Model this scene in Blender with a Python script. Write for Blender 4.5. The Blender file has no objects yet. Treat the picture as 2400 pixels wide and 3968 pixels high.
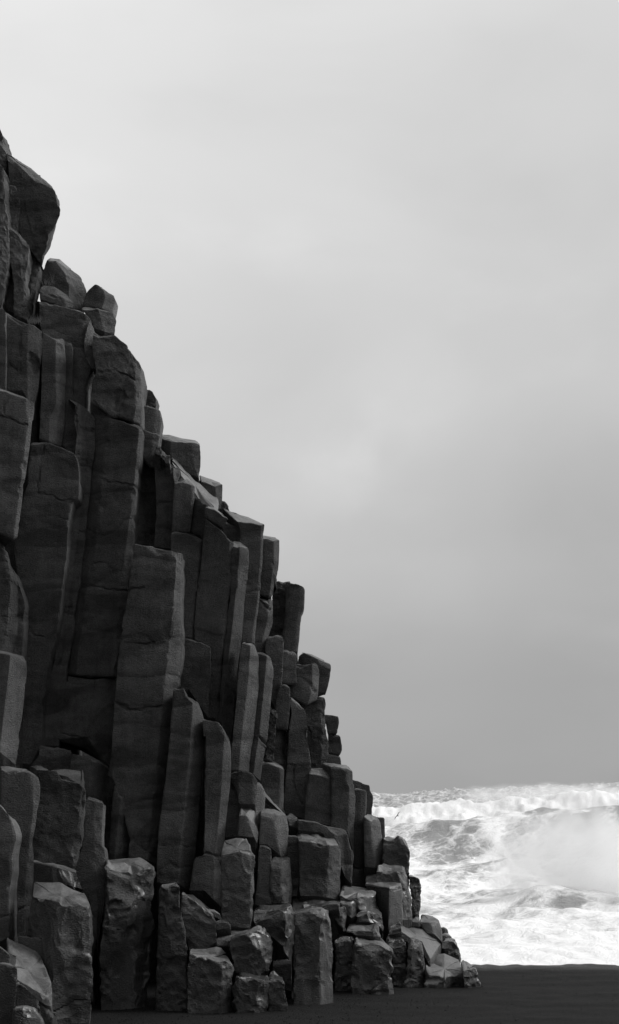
import bpy, math, random
import numpy as np
from mathutils import Vector, noise

SC = bpy.context.scene
COL = SC.collection
random.seed(7)

# ---------------------------------------------------------------- camera
F_PX, W_PX, H_PX = 5450.0, 2400.0, 3968.0
PITCH = math.atan(1101.0 / F_PX)
CAM_Z = 3.0
cam = bpy.data.cameras.new('camera')
cam.sensor_fit = 'VERTICAL'
cam.sensor_height = 36.0
cam.lens = 36.0 * F_PX / H_PX
cam.clip_start = 0.1
cam.clip_end = 5000.0
camo = bpy.data.objects.new('camera', cam)
COL.objects.link(camo)
camo.location = (0, 0, CAM_Z)
camo.rotation_euler = (math.pi / 2 + PITCH, 0, 0)
SC.camera = camo

# ---------------------------------------------------------------- sky
SUN_EL, SUN_AZ = math.radians(41), math.radians(80)      # azimuth from +Y towards +X
world = bpy.data.worlds.new('World')
SC.world = world
world.use_nodes = True
nt = world.node_tree
for n in list(nt.nodes):
    nt.nodes.remove(n)
def N(tree, t, **kw):
    n = tree.nodes.new(t)
    for k, v in kw.items():
        if k.startswith('i_'):
            n.inputs[int(k[2:])].default_value = v
        else:
            setattr(n, k, v)
    return n
def math_node(tree, op, a, b=None, clamp=False):
    n = tree.nodes.new('ShaderNodeMath'); n.operation = op; n.use_clamp = clamp
    for i, v in enumerate((a, b)):
        if v is None: continue
        if isinstance(v, (int, float)): n.inputs[i].default_value = v
        else: tree.links.new(v, n.inputs[i])
    return n.outputs[0]
def ramp(tree, fac, stops, interp='LINEAR'):
    n = tree.nodes.new('ShaderNodeValToRGB')
    n.color_ramp.interpolation = interp
    el = n.color_ramp.elements
    while len(el) < len(stops): el.new(0.5)
    for e, (p, c) in zip(el, stops):
        e.position = p
        e.color = (c, c, c, 1)
    tree.links.new(fac, n.inputs[0])
    return n.outputs[0]

sky = N(nt, 'ShaderNodeTexSky', sky_type='NISHITA')
sky.sun_disc = False
sky.sun_elevation = SUN_EL
sky.sun_rotation = SUN_AZ
bw = N(nt, 'ShaderNodeRGBToBW')
nt.links.new(sky.outputs[0], bw.inputs[0])
tc = N(nt, 'ShaderNodeTexCoord')
sep = N(nt, 'ShaderNodeSeparateXYZ')
nt.links.new(tc.outputs['Generated'], sep.inputs[0])
# overcast deck: brighter overhead, greyer over the sea horizon, unseen part behind dimmed to set the rock fronts
elev = ramp(nt, sep.outputs[2], [(0.0, .375), (0.07, .415), (0.17, .525), (0.30, .645), (0.46, .735), (0.60, .84), (1.0, .95)], 'EASE')
# left/right of the view: a little paler to the left; unseen far left dimmed, far right brightened for facet contrast
lr = ramp(nt, math_node(nt, 'ADD', math_node(nt, 'MULTIPLY', sep.outputs[0], .8), .5), [(0.0, .55), (0.22, .95), (0.32, 1.10), (0.5, 1.03), (0.66, .93), (0.8, 1.15), (1.0, 1.7)], 'EASE')
back = ramp(nt, math_node(nt, 'ADD', math_node(nt, 'MULTIPLY', sep.outputs[1], .5), .5), [(0.0, .34), (0.33, .56), (0.5, .85), (0.66, 1.0), (1.0, 1.0)], 'EASE')
mp = N(nt, 'ShaderNodeMapping'); mp.inputs['Scale'].default_value = (1, 1, 1.9)
mp.inputs['Location'].default_value = (.35, .2, .1)
nt.links.new(tc.outputs['Generated'], mp.inputs[0])
cn = N(nt, 'ShaderNodeTexNoise'); cn.inputs['Scale'].default_value = 4.2; cn.inputs['Detail'].default_value = 6; cn.inputs['Roughness'].default_value = .45
cn.inputs['Distortion'].default_value = .25
nt.links.new(mp.outputs[0], cn.inputs['Vector'])
cl = ramp(nt, cn.outputs[0], [(0.25, .91), (0.5, .985), (0.75, 1.09)], 'EASE')
v = math_node(nt, 'MULTIPLY', elev, lr)
v = math_node(nt, 'MULTIPLY', v, back)
v = math_node(nt, 'MULTIPLY', v, cl)
cn2 = N(nt, 'ShaderNodeTexNoise'); cn2.inputs['Scale'].default_value = 13; cn2.inputs['Detail'].default_value = 6; cn2.inputs['Roughness'].default_value = .5
nt.links.new(tc.outputs['Generated'], cn2.inputs['Vector'])
for (cx_, cy_, cz_, w_, g_) in ((.0, .975, .200, .085, .075), (.035, .975, .216, .05, .055), (.075, .958, .275, .07, .04), (-.22, .86, .50, .22, .03), (.21, .97, .11, .13, -.04), (.10, .99, .14, .06, .04), (-.02, .95, .32, .10, -.03), (.17, .93, .33, .09, .03)):
    dn = N(nt, 'ShaderNodeVectorMath', operation='DISTANCE'); nt.links.new(tc.outputs['Generated'], dn.inputs[0]); dn.inputs[1].default_value = (cx_, cy_, cz_)
    dj = math_node(nt, 'ADD', dn.outputs['Value'], math_node(nt, 'MULTIPLY', math_node(nt, 'SUBTRACT', cn2.outputs[0], .5), .13))
    v = math_node(nt, 'MULTIPLY', v, math_node(nt, 'ADD', 1.0, math_node(nt, 'MULTIPLY', ramp(nt, math_node(nt, 'DIVIDE', dj, w_), [(0, 1), (1, 0)], 'EASE'), g_)))
bg1 = N(nt, 'ShaderNodeBackground'); nt.links.new(v, bg1.inputs[0]); bg1.inputs[1].default_value = .95
bg2 = N(nt, 'ShaderNodeBackground'); nt.links.new(bw.outputs[0], bg2.inputs[0]); bg2.inputs[1].default_value = .006
add = N(nt, 'ShaderNodeAddShader')
nt.links.new(bg1.outputs[0], add.inputs[0]); nt.links.new(bg2.outputs[0], add.inputs[1])
wo = N(nt, 'ShaderNodeOutputWorld'); nt.links.new(add.outputs[0], wo.inputs[0])

sun = bpy.data.lights.new('sun', 'SUN')
sun.energy = 1.9
sun.angle = math.radians(22)
sun.color = (1, 1, 1)
suno = bpy.data.objects.new('sun', sun)
COL.objects.link(suno)
sd = Vector((math.sin(SUN_AZ) * math.cos(SUN_EL), math.cos(SUN_AZ) * math.cos(SUN_EL), math.sin(SUN_EL)))
suno.rotation_euler = sd.to_track_quat('Z', 'Y').to_euler()

SC.view_settings.view_transform = 'Standard'
SC.view_settings.look = 'None'
SC.view_settings.exposure = 0.0
SC.view_settings.gamma = 1.0
SC.cycles.max_bounces = 14
SC.cycles.diffuse_bounces = 3
SC.cycles.volume_bounces = 12

# ---------------------------------------------------------------- materials
def new_mat(name):
    m = bpy.data.materials.new(name); m.use_nodes = True
    t = m.node_tree
    b = t.nodes['Principled BSDF']
    return m, t, b
def noise_tex(t, scale, detail=4, rough=.5, vec=None, dist=0):
    n = t.nodes.new('ShaderNodeTexNoise')
    n.inputs['Scale'].default_value = scale; n.inputs['Detail'].default_value = detail
    n.inputs['Roughness'].default_value = rough; n.inputs['Distortion'].default_value = dist
    if vec is not None: t.links.new(vec, n.inputs['Vector'])
    return n.outputs[0]
def scaled(t, vec, s, rot=(0, 0, 0)):
    n = t.nodes.new('ShaderNodeMapping'); n.inputs['Scale'].default_value = s; n.inputs['Rotation'].default_value = rot
    t.links.new(vec, n.inputs[0]); return n.outputs[0]

def rock_material(name, lo, hi, gain=1.0):
    m, t, b = new_mat(name)
    g = t.nodes.new('ShaderNodeNewGeometry')
    pos = g.outputs['Position']
    sp = t.nodes.new('ShaderNodeSeparateXYZ'); t.links.new(pos, sp.inputs[0])
    big = noise_tex(t, 1.1, 5, .6, scaled(t, pos, (1, 1, .55)))
    mid = noise_tex(t, 7, 5, .62, pos)
    fin = noise_tex(t, 60, 3, .6, pos)
    streak = noise_tex(t, 9, 3, .5, scaled(t, pos, (1.6, 1.6, .12)))
    s = math_node(t, 'ADD', math_node(t, 'MULTIPLY', big, .45), math_node(t, 'MULTIPLY', mid, .25))
    s = math_node(t, 'ADD', s, math_node(t, 'MULTIPLY', fin, .5))
    s = math_node(t, 'ADD', s, math_node(t, 'MULTIPLY', streak, .12))
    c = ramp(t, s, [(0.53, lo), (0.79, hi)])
    # bands across the prisms, weathering stain with relief shade painted in, and a different tone for every prism
    bn = noise_tex(t, 1.0, 3, .55, scaled(t, pos, (.55, .55, 2.1)), .8)
    c = math_node(t, 'MULTIPLY', c, ramp(t, bn, [(.38, .50), (.50, .95), (.66, 1.18)], 'EASE'))
    oi = t.nodes.new('ShaderNodeObjectInfo')
    c = math_node(t, 'MULTIPLY', c, math_node(t, 'ADD', .78, math_node(t, 'MULTIPLY', oi.outputs['Random'], .44)))
    # wetness: sea spray keeps the low rocks dark and glossy
    wz = math_node(t, 'ADD', sp.outputs[2], math_node(t, 'MULTIPLY', math_node(t, 'SUBTRACT', noise_tex(t, .9, 3, .55, pos), .5), 2.2))
    wet = ramp(t, math_node(t, 'MULTIPLY', wz, .25), [(0.32, 1.0), (0.66, 0.0)], 'EASE')
    wc = math_node(t, 'SUBTRACT', 1.0, math_node(t, 'MULTIPLY', wet, .66))
    col = math_node(t, 'MULTIPLY', c, wc)
    t.links.new(col, b.inputs['Base Color'])
    wr = noise_tex(t, 14, 4, .6, scaled(t, pos, (1.4, 1.4, .5)))
    rw = ramp(t, wr, [(0.35, .24), (0.65, .5)])
    mx = t.nodes.new('ShaderNodeMix'); mx.data_type = 'FLOAT'
    t.links.new(wet, mx.inputs[0]); mx.inputs[2].default_value = .80
    t.links.new(rw, mx.inputs[3])
    t.links.new(mx.outputs[0], b.inputs['Roughness'])
    b.inputs['Specular IOR Level'].default_value = .5
    t.links.new(math_node(t, 'MULTIPLY', wet, 1.0), b.inputs['Coat Weight']); b.inputs['Coat Roughness'].default_value = .34
    # fine grain of the basalt: a slanting chiselled texture
    g1 = noise_tex(t, 34, 5, .65, scaled(t, pos, (1.0, 1.0, 1.9), (0, math.radians(38), 0)))
    g2 = noise_tex(t, 11, 4, .6, pos)
    bp1 = t.nodes.new('ShaderNodeBump'); bp1.inputs['Distance'].default_value = .045 * gain; bp1.inputs['Strength'].default_value = 1.0
    t.links.new(g1, bp1.inputs['Height'])
    bp2 = t.nodes.new('ShaderNodeBump'); bp2.inputs['Distance'].default_value = .030 * gain; bp2.inputs['Strength'].default_value = .6
    t.links.new(g2, bp2.inputs['Height']); t.links.new(bp1.outputs[0], bp2.inputs['Normal'])
    t.links.new(bp2.outputs[0], b.inputs['Normal'])
    return m
def worn_lit_material():  # worn tops, with the sky light on them painted in as paler colour
    m, t, b = new_mat('worn_lit_basalt')
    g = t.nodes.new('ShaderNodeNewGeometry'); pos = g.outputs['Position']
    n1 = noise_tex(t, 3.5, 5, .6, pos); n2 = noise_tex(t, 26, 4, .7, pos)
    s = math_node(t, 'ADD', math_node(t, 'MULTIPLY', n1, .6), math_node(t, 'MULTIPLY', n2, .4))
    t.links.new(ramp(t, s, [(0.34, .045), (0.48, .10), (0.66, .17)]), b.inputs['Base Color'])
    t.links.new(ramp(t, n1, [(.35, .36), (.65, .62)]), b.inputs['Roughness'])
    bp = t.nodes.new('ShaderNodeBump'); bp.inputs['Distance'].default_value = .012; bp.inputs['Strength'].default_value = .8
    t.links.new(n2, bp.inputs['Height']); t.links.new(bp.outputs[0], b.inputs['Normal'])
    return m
M_WORN_LIT = worn_lit_material()
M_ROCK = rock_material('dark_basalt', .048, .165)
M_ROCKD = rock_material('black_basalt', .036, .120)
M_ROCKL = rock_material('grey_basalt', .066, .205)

# ---------------------------------------------------------------- pixels of the survey drawing -> points of the place
TILE = dict(W=(0, 0, 1.6107), A=(0, 450, .46980), B=(0, 1100, .46980), C=(500, 1600, .46980), D=(0, 1750, .46980), E=(0, 2400, .46980),
            G=(600, 2200, .46980), H=(800, 2700, .46980), J=(0, 3000, .46980), K=(0, 3400, .38121), M=(500, 3268, .46980),
            N=(1200, 3200, .46980), P=(1400, 2950, .67114))
CP, SP = math.cos(PITCH), math.sin(PITCH)
def P3(px, depth):
    x = (px[0] - W_PX / 2) / F_PX; y = -(px[1] - H_PX / 2) / F_PX
    k = depth / (CP - y * SP)
    return np.array((x * k, depth, CAM_Z + k * (SP + y * CP)))
def PX(p):
    z = p[..., 2] - CAM_Z
    fwd = p[..., 1] * CP + z * SP; up = -p[..., 1] * SP + z * CP
    return np.stack((W_PX / 2 + F_PX * p[..., 0] / fwd, H_PX / 2 - F_PX * up / fwd), -1)
def ground_depth(v):
    a = math.atan((v - H_PX / 2) / F_PX) - PITCH
    return CAM_Z / math.tan(a)
def pts(s):
    out = []; t = 'W'
    for tok in s.split():
        if tok[0].isalpha(): t = tok[0]; tok = tok[1:]
        x, y = tok.split(','); ox, oy, k = TILE[t]
        out.append((ox + float(x) * k, oy + float(y) * k))
    return out
def along(poly, t):
    poly = np.array(poly, float)
    if len(poly) == 1: return np.repeat(poly, len(t), 0)
    d = np.r_[0, np.cumsum(np.hypot(*np.diff(poly, axis=0).T))]
    u = t * d[-1]
    return np.stack((np.interp(u, d, poly[:, 0]), np.interp(u, d, poly[:, 1])), 1)
def smooth_poly(poly):
    if len(poly) < 3: return poly
    out = [poly[0]]
    for a, b in zip(poly[:-1], poly[1:]):
        out.append((a[0] * .86 + b[0] * .14, a[1] * .86 + b[1] * .14)); out.append((a[0] * .14 + b[0] * .86, a[1] * .14 + b[1] * .86))
    out.append(poly[-1])
    return out

def nz(P, s, off=0.0, sz=1.0):
    out = np.empty(len(P)); f = noise.noise
    Q = P * s; Q[:, 2] *= sz; Q = Q + off
    for i, q in enumerate(Q): out[i] = f(q)
    return out

def mesh_obj(name, V, Fc, mat, loc=None, parent=None, smooth=True, sharp=None):
    V = np.asarray(V, float)
    if loc is None: loc = (0, 0, 0)
    me = bpy.data.meshes.new(name)
    me.from_pydata((V - np.asarray(loc)).tolist(), [], Fc)
    me.materials.append(mat)
    if smooth: me.polygons.foreach_set('use_smooth', [True] * len(me.polygons))
    me.update()
    if sharp: me.set_sharp_from_angle(angle=math.radians(sharp))
    o = bpy.data.objects.new(name, me); COL.objects.link(o); o.location = tuple(loc)
    if parent: o.parent = parent
    return o
def tag(o, label=None, cat=None, group=None, kind=None):
    if label: o['label'] = label
    if cat: o['category'] = cat
    if group: o['group'] = group
    if kind: o['kind'] = kind
    return o

SLOPE = {'L': -1.25, 'l': -.5, 'F': .05, 'f': -.12, 'r': .5, 'R': 1.25}
CNT = [0]
def col(label, depth, arr, fac, bk=None, T=None, hang=False, rough=1.0, cracks=(), dents=(), name='basalt_column', cat='rock column',
        group='basalt columns of the sea cliff', r=.013, mat=None, joints=True, res=.024, worn=False, bands=None):
    CNT[0] += 1; sd_ = CNT[0] * 13.37; rnd = random.Random(CNT[0])
    A = [smooth_poly(pts(s)) for s in arr.split('|')]
    n = len(A)
    if len(fac) < n - 1: fac = fac + fac[-1] * (n - 1 - len(fac))
    mx_ = sum(a[0][0] for a in A) / n
    if depth == 'g':
        vb = max(a[-1][1] for a in A); D = ground_depth(vb)
    elif isinstance(depth, str): D = float(depth[1:])
    else: D = depth + 2.1 * min(1, max(0, mx_ / 1300))
    # levels
    pl = max(sum(math.hypot(b[0]-a[0], b[1]-a[1]) for a, b in zip(p[:-1], p[1:])) for p in A) * D / F_PX
    nl = max(6, int(pl / res))
    t = np.linspace(0, 1, nl + 1)
    px = [along(a, t) for a in A]
    w = [abs(np.mean(px[i+1][:, 0] - px[i][:, 0])) * D / F_PX for i in range(n-1)]
    dd = [0.0]
    for i in range(n-1): dd.append(dd[-1] + max(-.9, min(.9, SLOPE[fac[i]] * w[i])))
    m = min(dd); dd = [D + d - m for d in dd]
    wid = sum(w)
    if T is None: T = max(.45, .75 * wid + .25)
    R = []                                           # corner tracks: (levels, 3)
    for i in range(n):
        R.append(np.array([P3(q, dd[i]) for q in px[i]]))
    wv = R[-1] - R[0]; wv[:, 2] = 0
    wv /= np.maximum(np.linalg.norm(wv, axis=1), 1e-4)[:, None]
    R[0] = R[0] - wv * .020; R[-1] = R[-1] + wv * .020
    # back corners
    if bk:
        bp_ = [P3(q, D + T) for q in pts(bk)]
    else:
        dz = -.03 - .1 * rnd.random()
        a, b = R[0][0], R[-1][0]
        bp_ = [a + (b-a) * .03 + np.array((0, 0, dz)), a + (b-a) * .97 + np.array((0, 0, dz))]
        for q in bp_: q[1] = D + T
    if len(bp_) == 1: bp_ = [bp_[0] + np.array((-.03, 0, 0)), bp_[0] + np.array((.03, 0, 0))]
    nb = len(bp_)
    tt = t[:, None]
    for j in range(nb - 1, -1, -1):
        f = j / (nb - 1)
        base = R[0] * (1-f) + R[n-1] * f
        off = bp_[j] - base[0]
        lev = base + off
        lev[:, 2] = base[:, 2] + off[2] * np.clip(1 - t * 2.0, 0, 1)
        ex = max(0.0, D + T - 0) ; lev[:, 1] = np.maximum(lev[:, 1], base[:, 1] + .15)
        R.append(lev)
    R = np.array(R)                                  # corners x levels x 3
    # tail down to the ground
    if not hang:
        zb = R[:, -1, 2]; drop = zb.max() + .35
        if drop > .05:
            ne = max(2, int(drop / .22))
            s = np.linspace(0, 1, ne + 1)[1:]
            tail = np.repeat(R[:, -1:, :], ne, 1)
            zt = np.minimum(zb, -.35) if (cat == 'rock column' or depth == 'g') else np.minimum(zb, np.maximum(zb - .5, -.35))
            tail[:, :, 2] = zb[:, None] * (1 - s)[None] + zt[:, None] * s[None]
            if depth != 'g': tail[:, :, 1] += .45 * (1 - np.exp(-(zb[:, None] - tail[:, :, 2]) / .35))
            R = np.concatenate((R, tail), 1)
    nc = R.shape[0]
    # rim levels
    rim = [(0, .30 * r + .010), (.006, .12 * r + .003), (.5 * r + .012, 0)]
    first = R[:, 0].copy()
    extra = []
    for dz, ins in rim:
        q = first.copy(); q[:, 2] -= dz; extra.append(q)
    R = np.concatenate((np.array(extra).transpose(1, 0, 2), R[:, 1:]), 1)
    inset = np.zeros(R.shape[1]); inset[:3] = [x[1] for x in rim]
    if hang: inset[-1] = .03; inset[-2] = .006
    NL = R.shape[1]
    rings, norms, front = [], [], []
    ref = min(NL - 1, 4 + nl // 3)
    for i in range(nc):
        A0, B0, Z0 = R[i], R[(i+1) % nc], R[i-1]
        isf = i < n - 1
        L = np.linalg.norm(B0[:, :2] - A0[:, :2], axis=1)
        Lm = float(np.mean(L))
        dirn = (B0 - A0) / np.maximum(np.linalg.norm(B0 - A0, axis=1), 1e-4)[:, None]
        dirp = (A0 - Z0) / np.maximum(np.linalg.norm(A0 - Z0, axis=1), 1e-4)[:, None]
        Lp = np.linalg.norm(A0 - Z0, axis=1); Ln = np.linalg.norm(B0 - A0, axis=1)
        rr = np.minimum(r * .55 * (1 + .8 * rough * np.array([abs(noise.noise(Vector((sd_, i * 5.1, z * 2.2)))) * 2 for z in A0[:, 2]])), .28 * np.minimum(Lp, Ln))[:, None]
        nn = np.stack((dirn[:, 1], -dirn[:, 0]), 1); nn /= np.maximum(np.linalg.norm(nn, axis=1), 1e-5)[:, None]
        npv = np.stack((dirp[:, 1], -dirp[:, 0]), 1); npv /= np.maximum(np.linalg.norm(npv, axis=1), 1e-5)[:, None]
        a = A0 - dirp * rr; b = A0 + dirn * rr; c = .25 * a + .5 * A0 + .25 * b
        nm = nn + npv; nm /= np.maximum(np.linalg.norm(nm, axis=1), 1e-5)[:, None]
        fr = isf or (0 < i < n)
        rings += [a, c, b]; norms += [npv, nm, nn]; front += [fr] * 3
        k = max(1, int(Lm / (res if isf else .16)))
        Bn = R[(i+2) % nc]
        Le = np.minimum(rr, .28 * Ln[:, None])
        b2 = B0 - dirn * Le
        for q in range(1, k):
            f = q / k
            rings.append(b * (1-f) + b2 * f); norms.append(nn); front.append(isf)
    G = np.array(rings); NN = np.array(norms); NR = G.shape[0]
    P = G.reshape(-1, 3); N2 = NN.reshape(-1, 2)
    P[:, :2] -= N2 * np.tile(inset, NR)[:, None]
    base = P.copy()
    # relief
    so = np.array((sd_, sd_ * .3, -sd_))
    d1 = nz(base, 1.1, so, .8); d2 = nz(base, 3.6, so * 1.7, .8); d3 = nz(base, 10, so * .6)
    d = .020 * d1 + .008 * d2 + .003 * d3
    if rough > 1.2:
        d4 = nz(base, 6.5, so * 2.1, 1.5)
        d += (rough - 1) * (.012 * d4 - .024 * np.abs(nz(base, 8.0, so * 1.3, 1.3)) + .010 * d3 - .020 * np.abs(nz(base, 17.0, so * .7)))
    h = base[:, 2]
    # cushions between the striae of the prism
    amp = bands if bands is not None else (rnd.choice((0, .006, .012, .018)) if cat == 'rock column' else .004)
    per = rnd.uniform(.55, 1.05)
    cw = h / per + .35 * nz(base, 1.6, so + 30) + .5 * noise.noise(Vector((sd_, 1, 1)))
    ff = cw - np.floor(cw)
    am2 = amp * (.35 + .9 * np.abs(nz(np.stack((np.floor(cw), cw * 0, cw * 0), 1), 1.7, so + .37)) * 2)
    d += am2 * (1 - np.abs(2 * ff - 1) ** 3.5 - .6)
    if joints:
        z0, z1 = R[:, :, 2].min() , R[:, :, 2].max()
        z = z1 - rnd.uniform(.6, 2.2)
        lx = base[:, 0] * rnd.uniform(-.12, .12)
        wav = nz(base, 2.3, so + 9)
        ox = oy = 0
        while z > max(z0, -.3) + .3:
            dz = h + .16 * wav + lx - lx.mean() - z
            deep = rnd.choice((.0, .0, .010, .018)) * rnd.uniform(.6, 1)
            d -= deep * np.clip(1 - np.abs(dz) / .02, 0, 1)
            st = rnd.uniform(-.014, .014)
            d += st * (1 / (1 + np.exp(np.clip(dz / .02, -30, 30))))
            z -= rnd.uniform(.7, 2.6)
    pxs = PX(base) if (cracks or dents) else None
    for cs in ([cracks] if isinstance(cracks, str) else cracks):
        q = pts(cs)
        jx = np.stack((16 * nz(base, 3.1, so + 3) + 7 * nz(base, 11, so + 5), 16 * nz(base, 3.1, so + 8) + 7 * nz(base, 11, so + 1)), 1)
        pj = pxs + jx
        best = np.full(len(base), 1e9)
        for a, b in zip(q[:-1], q[1:]):
            a, b = np.array(a), np.array(b); ab = b - a
            u = np.clip(((pj - a) @ ab) / (ab @ ab), 0, 1)
            best = np.minimum(best, np.linalg.norm(pj - a - u[:, None] * ab, axis=1))
        d -= .034 * np.clip(1.15 - best / 5.0, 0, 1) * np.clip(.75 + 1.1 * nz(base, 2.1, so + 20), .15, 1)
    for ds in ([dents] if isinstance(dents, str) else dents):
        k = TILE[ds[0]]; x, y, rx, ry, dp = [float(v) for v in ds[1:].split(',')]
        cx, cy = k[0] + x * k[2], k[1] + y * k[2]
        e = ((pxs[:, 0] - cx) / (rx * k[2])) ** 2 + ((pxs[:, 1] - cy) / (ry * k[2])) ** 2
        e = e + 1.3 * nz(base, 4.5, so + 2) + .6 * nz(base, 12, so + 2)
        d -= dp * .45 * np.clip((1.0 - e) * 1.4, 0, 1)
    P[:, :2] += N2 * d[:, None]
    # crisp conchoidal chips: shallow planes cut off arrises, faces and the broken rim
    N3 = np.concatenate((N2, np.zeros((len(N2), 1))), 1)
    fm_ = np.repeat(np.array(front), NL)
    lvl = np.tile(np.arange(NL), NR)
    vis = np.where(fm_ & (lvl < nl + 3))[0]
    cid = {}
    ci = [q for q in range(0, NR) if False]
    area = wid * pl
    csc = max(.3, min(1, wid / .75))
    def chip(C, nv, depth_, rad, grow):
        depth_ *= csc
        nv = nv / np.linalg.norm(nv)
        e = (P - C) @ nv + depth_ - grow * np.maximum(0, np.linalg.norm(P - C, axis=1) - rad)
        e = np.minimum(e, 2.2 * depth_); w_ = e > 0
        P[w_] -= nv * e[w_, None]
    def rv(): return np.array((rnd.gauss(0, 1), rnd.gauss(0, 1), rnd.gauss(0, 1)))
    nface = min(160, int(area * (1.0 + 45 * max(0, rough - 1.1))))
    for q in range(nface):
        k = int(vis[rnd.randrange(len(vis))])
        tl = .08 + .14 * rnd.random()
        chip(P[k].copy(), N3[k] + rv() * tl, rnd.uniform(.003, .005 + .009 * max(0, rough - 1)), rnd.uniform(.01, .05), .30)
    if nc:
        # arris chips
        arr_rings = [q for q in range(1, NR) if abs(N2[q * NL + 4] @ N2[(q - 1) * NL + 4]) < .985 and front[q]]
        for q in range(min(50, int(n * pl * 1.5 * (.5 + .9 * rough)))):
            if not arr_rings: break
            rr_ = rnd.choice(arr_rings); lv = rnd.randrange(0, min(NL, nl + 3)); k = rr_ * NL + lv
            chip(P[k].copy(), N3[k] + rv() * .3, rnd.uniform(.003, .006 + .012 * rough), rnd.uniform(.0, .05), .6)
    if not hang or True:
        tops = P.reshape(NR, NL, 3)[:, 0].copy(); cen_ = tops.mean(0)
        for q in range(1 + int(1.2 * rough)):
            i_ = rnd.randrange(NR); C = tops[i_].copy()
            o_ = N3[i_ * NL]
            chip(C, o_ * rnd.uniform(.5, 1) + np.array((0, 0, rnd.uniform(.45, 1.1))) + rv() * .25, rnd.uniform(.006, .014 + .020 * rough), rnd.uniform(.04, .2), .7)
    # broken rim
    Pg = P.reshape(NR, NL, 3)
    topn = np.array([noise.noise(Vector(q * 4.0 + so)) * .018 + noise.noise(Vector(q * 11.0 + so)) * .008 for q in Pg[:, 0]]) * (.7 + .5 * rough)
    for k in range(min(NL, 8)): Pg[:, k, 2] += topn * (1 - k / 8)
    Vv = [Pg[i, k] for k in range(NL) for i in range(NR)]
    Fc = []
    for k in range(NL - 1):
        a = k * NR; b = a + NR
        for i in range(NR):
            j = (i + 1) % NR
            Fc.append((a + i, b + i, b + j, a + j))
    # cap: concentric rings to the centroid
    def cap(ring, idx0, up):
        cen = ring.mean(0); prev = idx0; steps = (.86, .68, .48, .26)
        for s in steps:
            cur = len(Vv)
            for q in ring:
                p = cen + (q - cen) * s
                if up: p = p + np.array((0, 0, .035 * rough * noise.noise(Vector(p * 3 + so)) + .014 * noise.noise(Vector(p * 11 + so)) + .012 * (1-s)))
                else: p = p + np.array((0, 0, .04 * noise.noise(Vector(p * 4 + so))))
                Vv.append(p)
            for i in range(NR):
                j = (i + 1) % NR
                f = (prev + i, prev + j, cur + j, cur + i)
                Fc.append(f if up else f[::-1])
            prev = cur
        c = len(Vv); Vv.append(cen + np.array((0, 0, .012 if up else 0)))
        for i in range(NR):
            j = (i + 1) % NR
            f = (prev + i, prev + j, c)
            Fc.append(f if up else f[::-1])
    nside = len(Fc)
    cap(Pg[:, 0], 0, True)
    ntop = len(Fc)
    cap(Pg[:, NL-1], (NL-1) * NR, False)
    V = np.array(Vv)
    loc = (float(V[:, 0].mean()), float(D + T / 2), float(V[:, 2].min()))
    if mat is None: mat = rnd.choice((M_ROCK, M_ROCK, M_ROCKD, M_ROCKL, M_ROCK))
    o = mesh_obj(name, V, Fc, mat, loc, sharp=55 if name == 'rock_slab' else 22)
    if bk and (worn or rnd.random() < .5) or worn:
        o.data.materials.append(M_WORN_LIT)  # cap faces: wear plus painted top light
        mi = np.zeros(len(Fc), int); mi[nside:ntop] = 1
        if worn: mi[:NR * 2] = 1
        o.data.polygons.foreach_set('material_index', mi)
    return tag(o, label, cat, group, 'thing')

def block(label, depth, arr, fac, **kw):
    kw.setdefault('name', 'basalt_block'); kw.setdefault('cat', 'rock block'); kw.setdefault('group', 'broken basalt blocks of the sea cliff')
    kw.setdefault('joints', False)
    return col(label, depth, arr, fac, **kw)
# ================================================================ the crag at the top left
GC = 'weathered crags at the top of the cliff'
def crag(label, depth, arr, fac, **kw):
    kw['rough'] = kw.get('rough', 1.9) + .5; kw.setdefault('mat', M_ROCKL)
    return block(label, depth, arr, fac, name='rock_crag', cat='crag', group=GC, **kw)
crag('topmost dark point of rock cut by the left edge, above the overhanging boulder', 25.7, 'A-220,-260 A-220,500|A-60,-60 A-60,500|A0,85 A15,110 A38,185 A60,290 A60,520', 'FF', hang=True)
crag('thin rough slab capping the overhanging boulder, against the sky', 26.5, 'A110,345 A150,500|A130,330 A200,560|A240,430 A330,600|A330,480 A350,530 A425,620', 'FFF', hang=True)
crag('huge overhanging boulder with pointed foot, its bulging side against the sky', 25.4,
     'A45,290 A60,500 A90,760 A150,980 A230,1080 A325,1190|A290,520 A260,660 A245,800 A280,1000 A333,1188|A432,592 A490,690 A497,740 A485,820 A450,910 A410,970 A385,1060 A342,1180', 'Ff', hang=True, rough=1.2, T=1.2,
     bk='A110,350 A260,440 A400,560', res=.04)
crag('knobbly grey rock strip at the left edge beneath the topmost point', 25.1, 'A-120,370 A-120,1490|A10,385 A40,600 A10,800 A0,1000 A-20,1490|A35,430 A50,560 A62,700 A75,830 A70,900 A85,1100 B20,220', 'Fr', rough=2.2)
crag('narrow cracked rock rib left of the overhanging boulder face', 25.5, 'A50,570 A60,800 A80,1100 B40,200|A130,570 A150,680 A165,760 A150,850 A150,980 A170,1200 B150,260', 'F', rough=1.8)
crag('lumpy mid grey rock rib with slanting top, below the overhanging boulder', 25.2, 'A75,900 A80,1100 A110,1300 B120,250|A160,985 A170,1200 A190,1400 B190,280|A235,1055 A230,1200 A205,1310 B230,180 B228,300', 'Fr', rough=1.6)
crag('small pointed rock shoulder directly beneath the foot of the overhanging boulder', 25.6, 'A235,1085 A230,1220 A200,1490 B240,290|A290,1120 A270,1300 B250,150 B250,270|A337,1190 A325,1280 A310,1340 B270,110 B262,200', 'Fr', rough=1.3)
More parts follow.
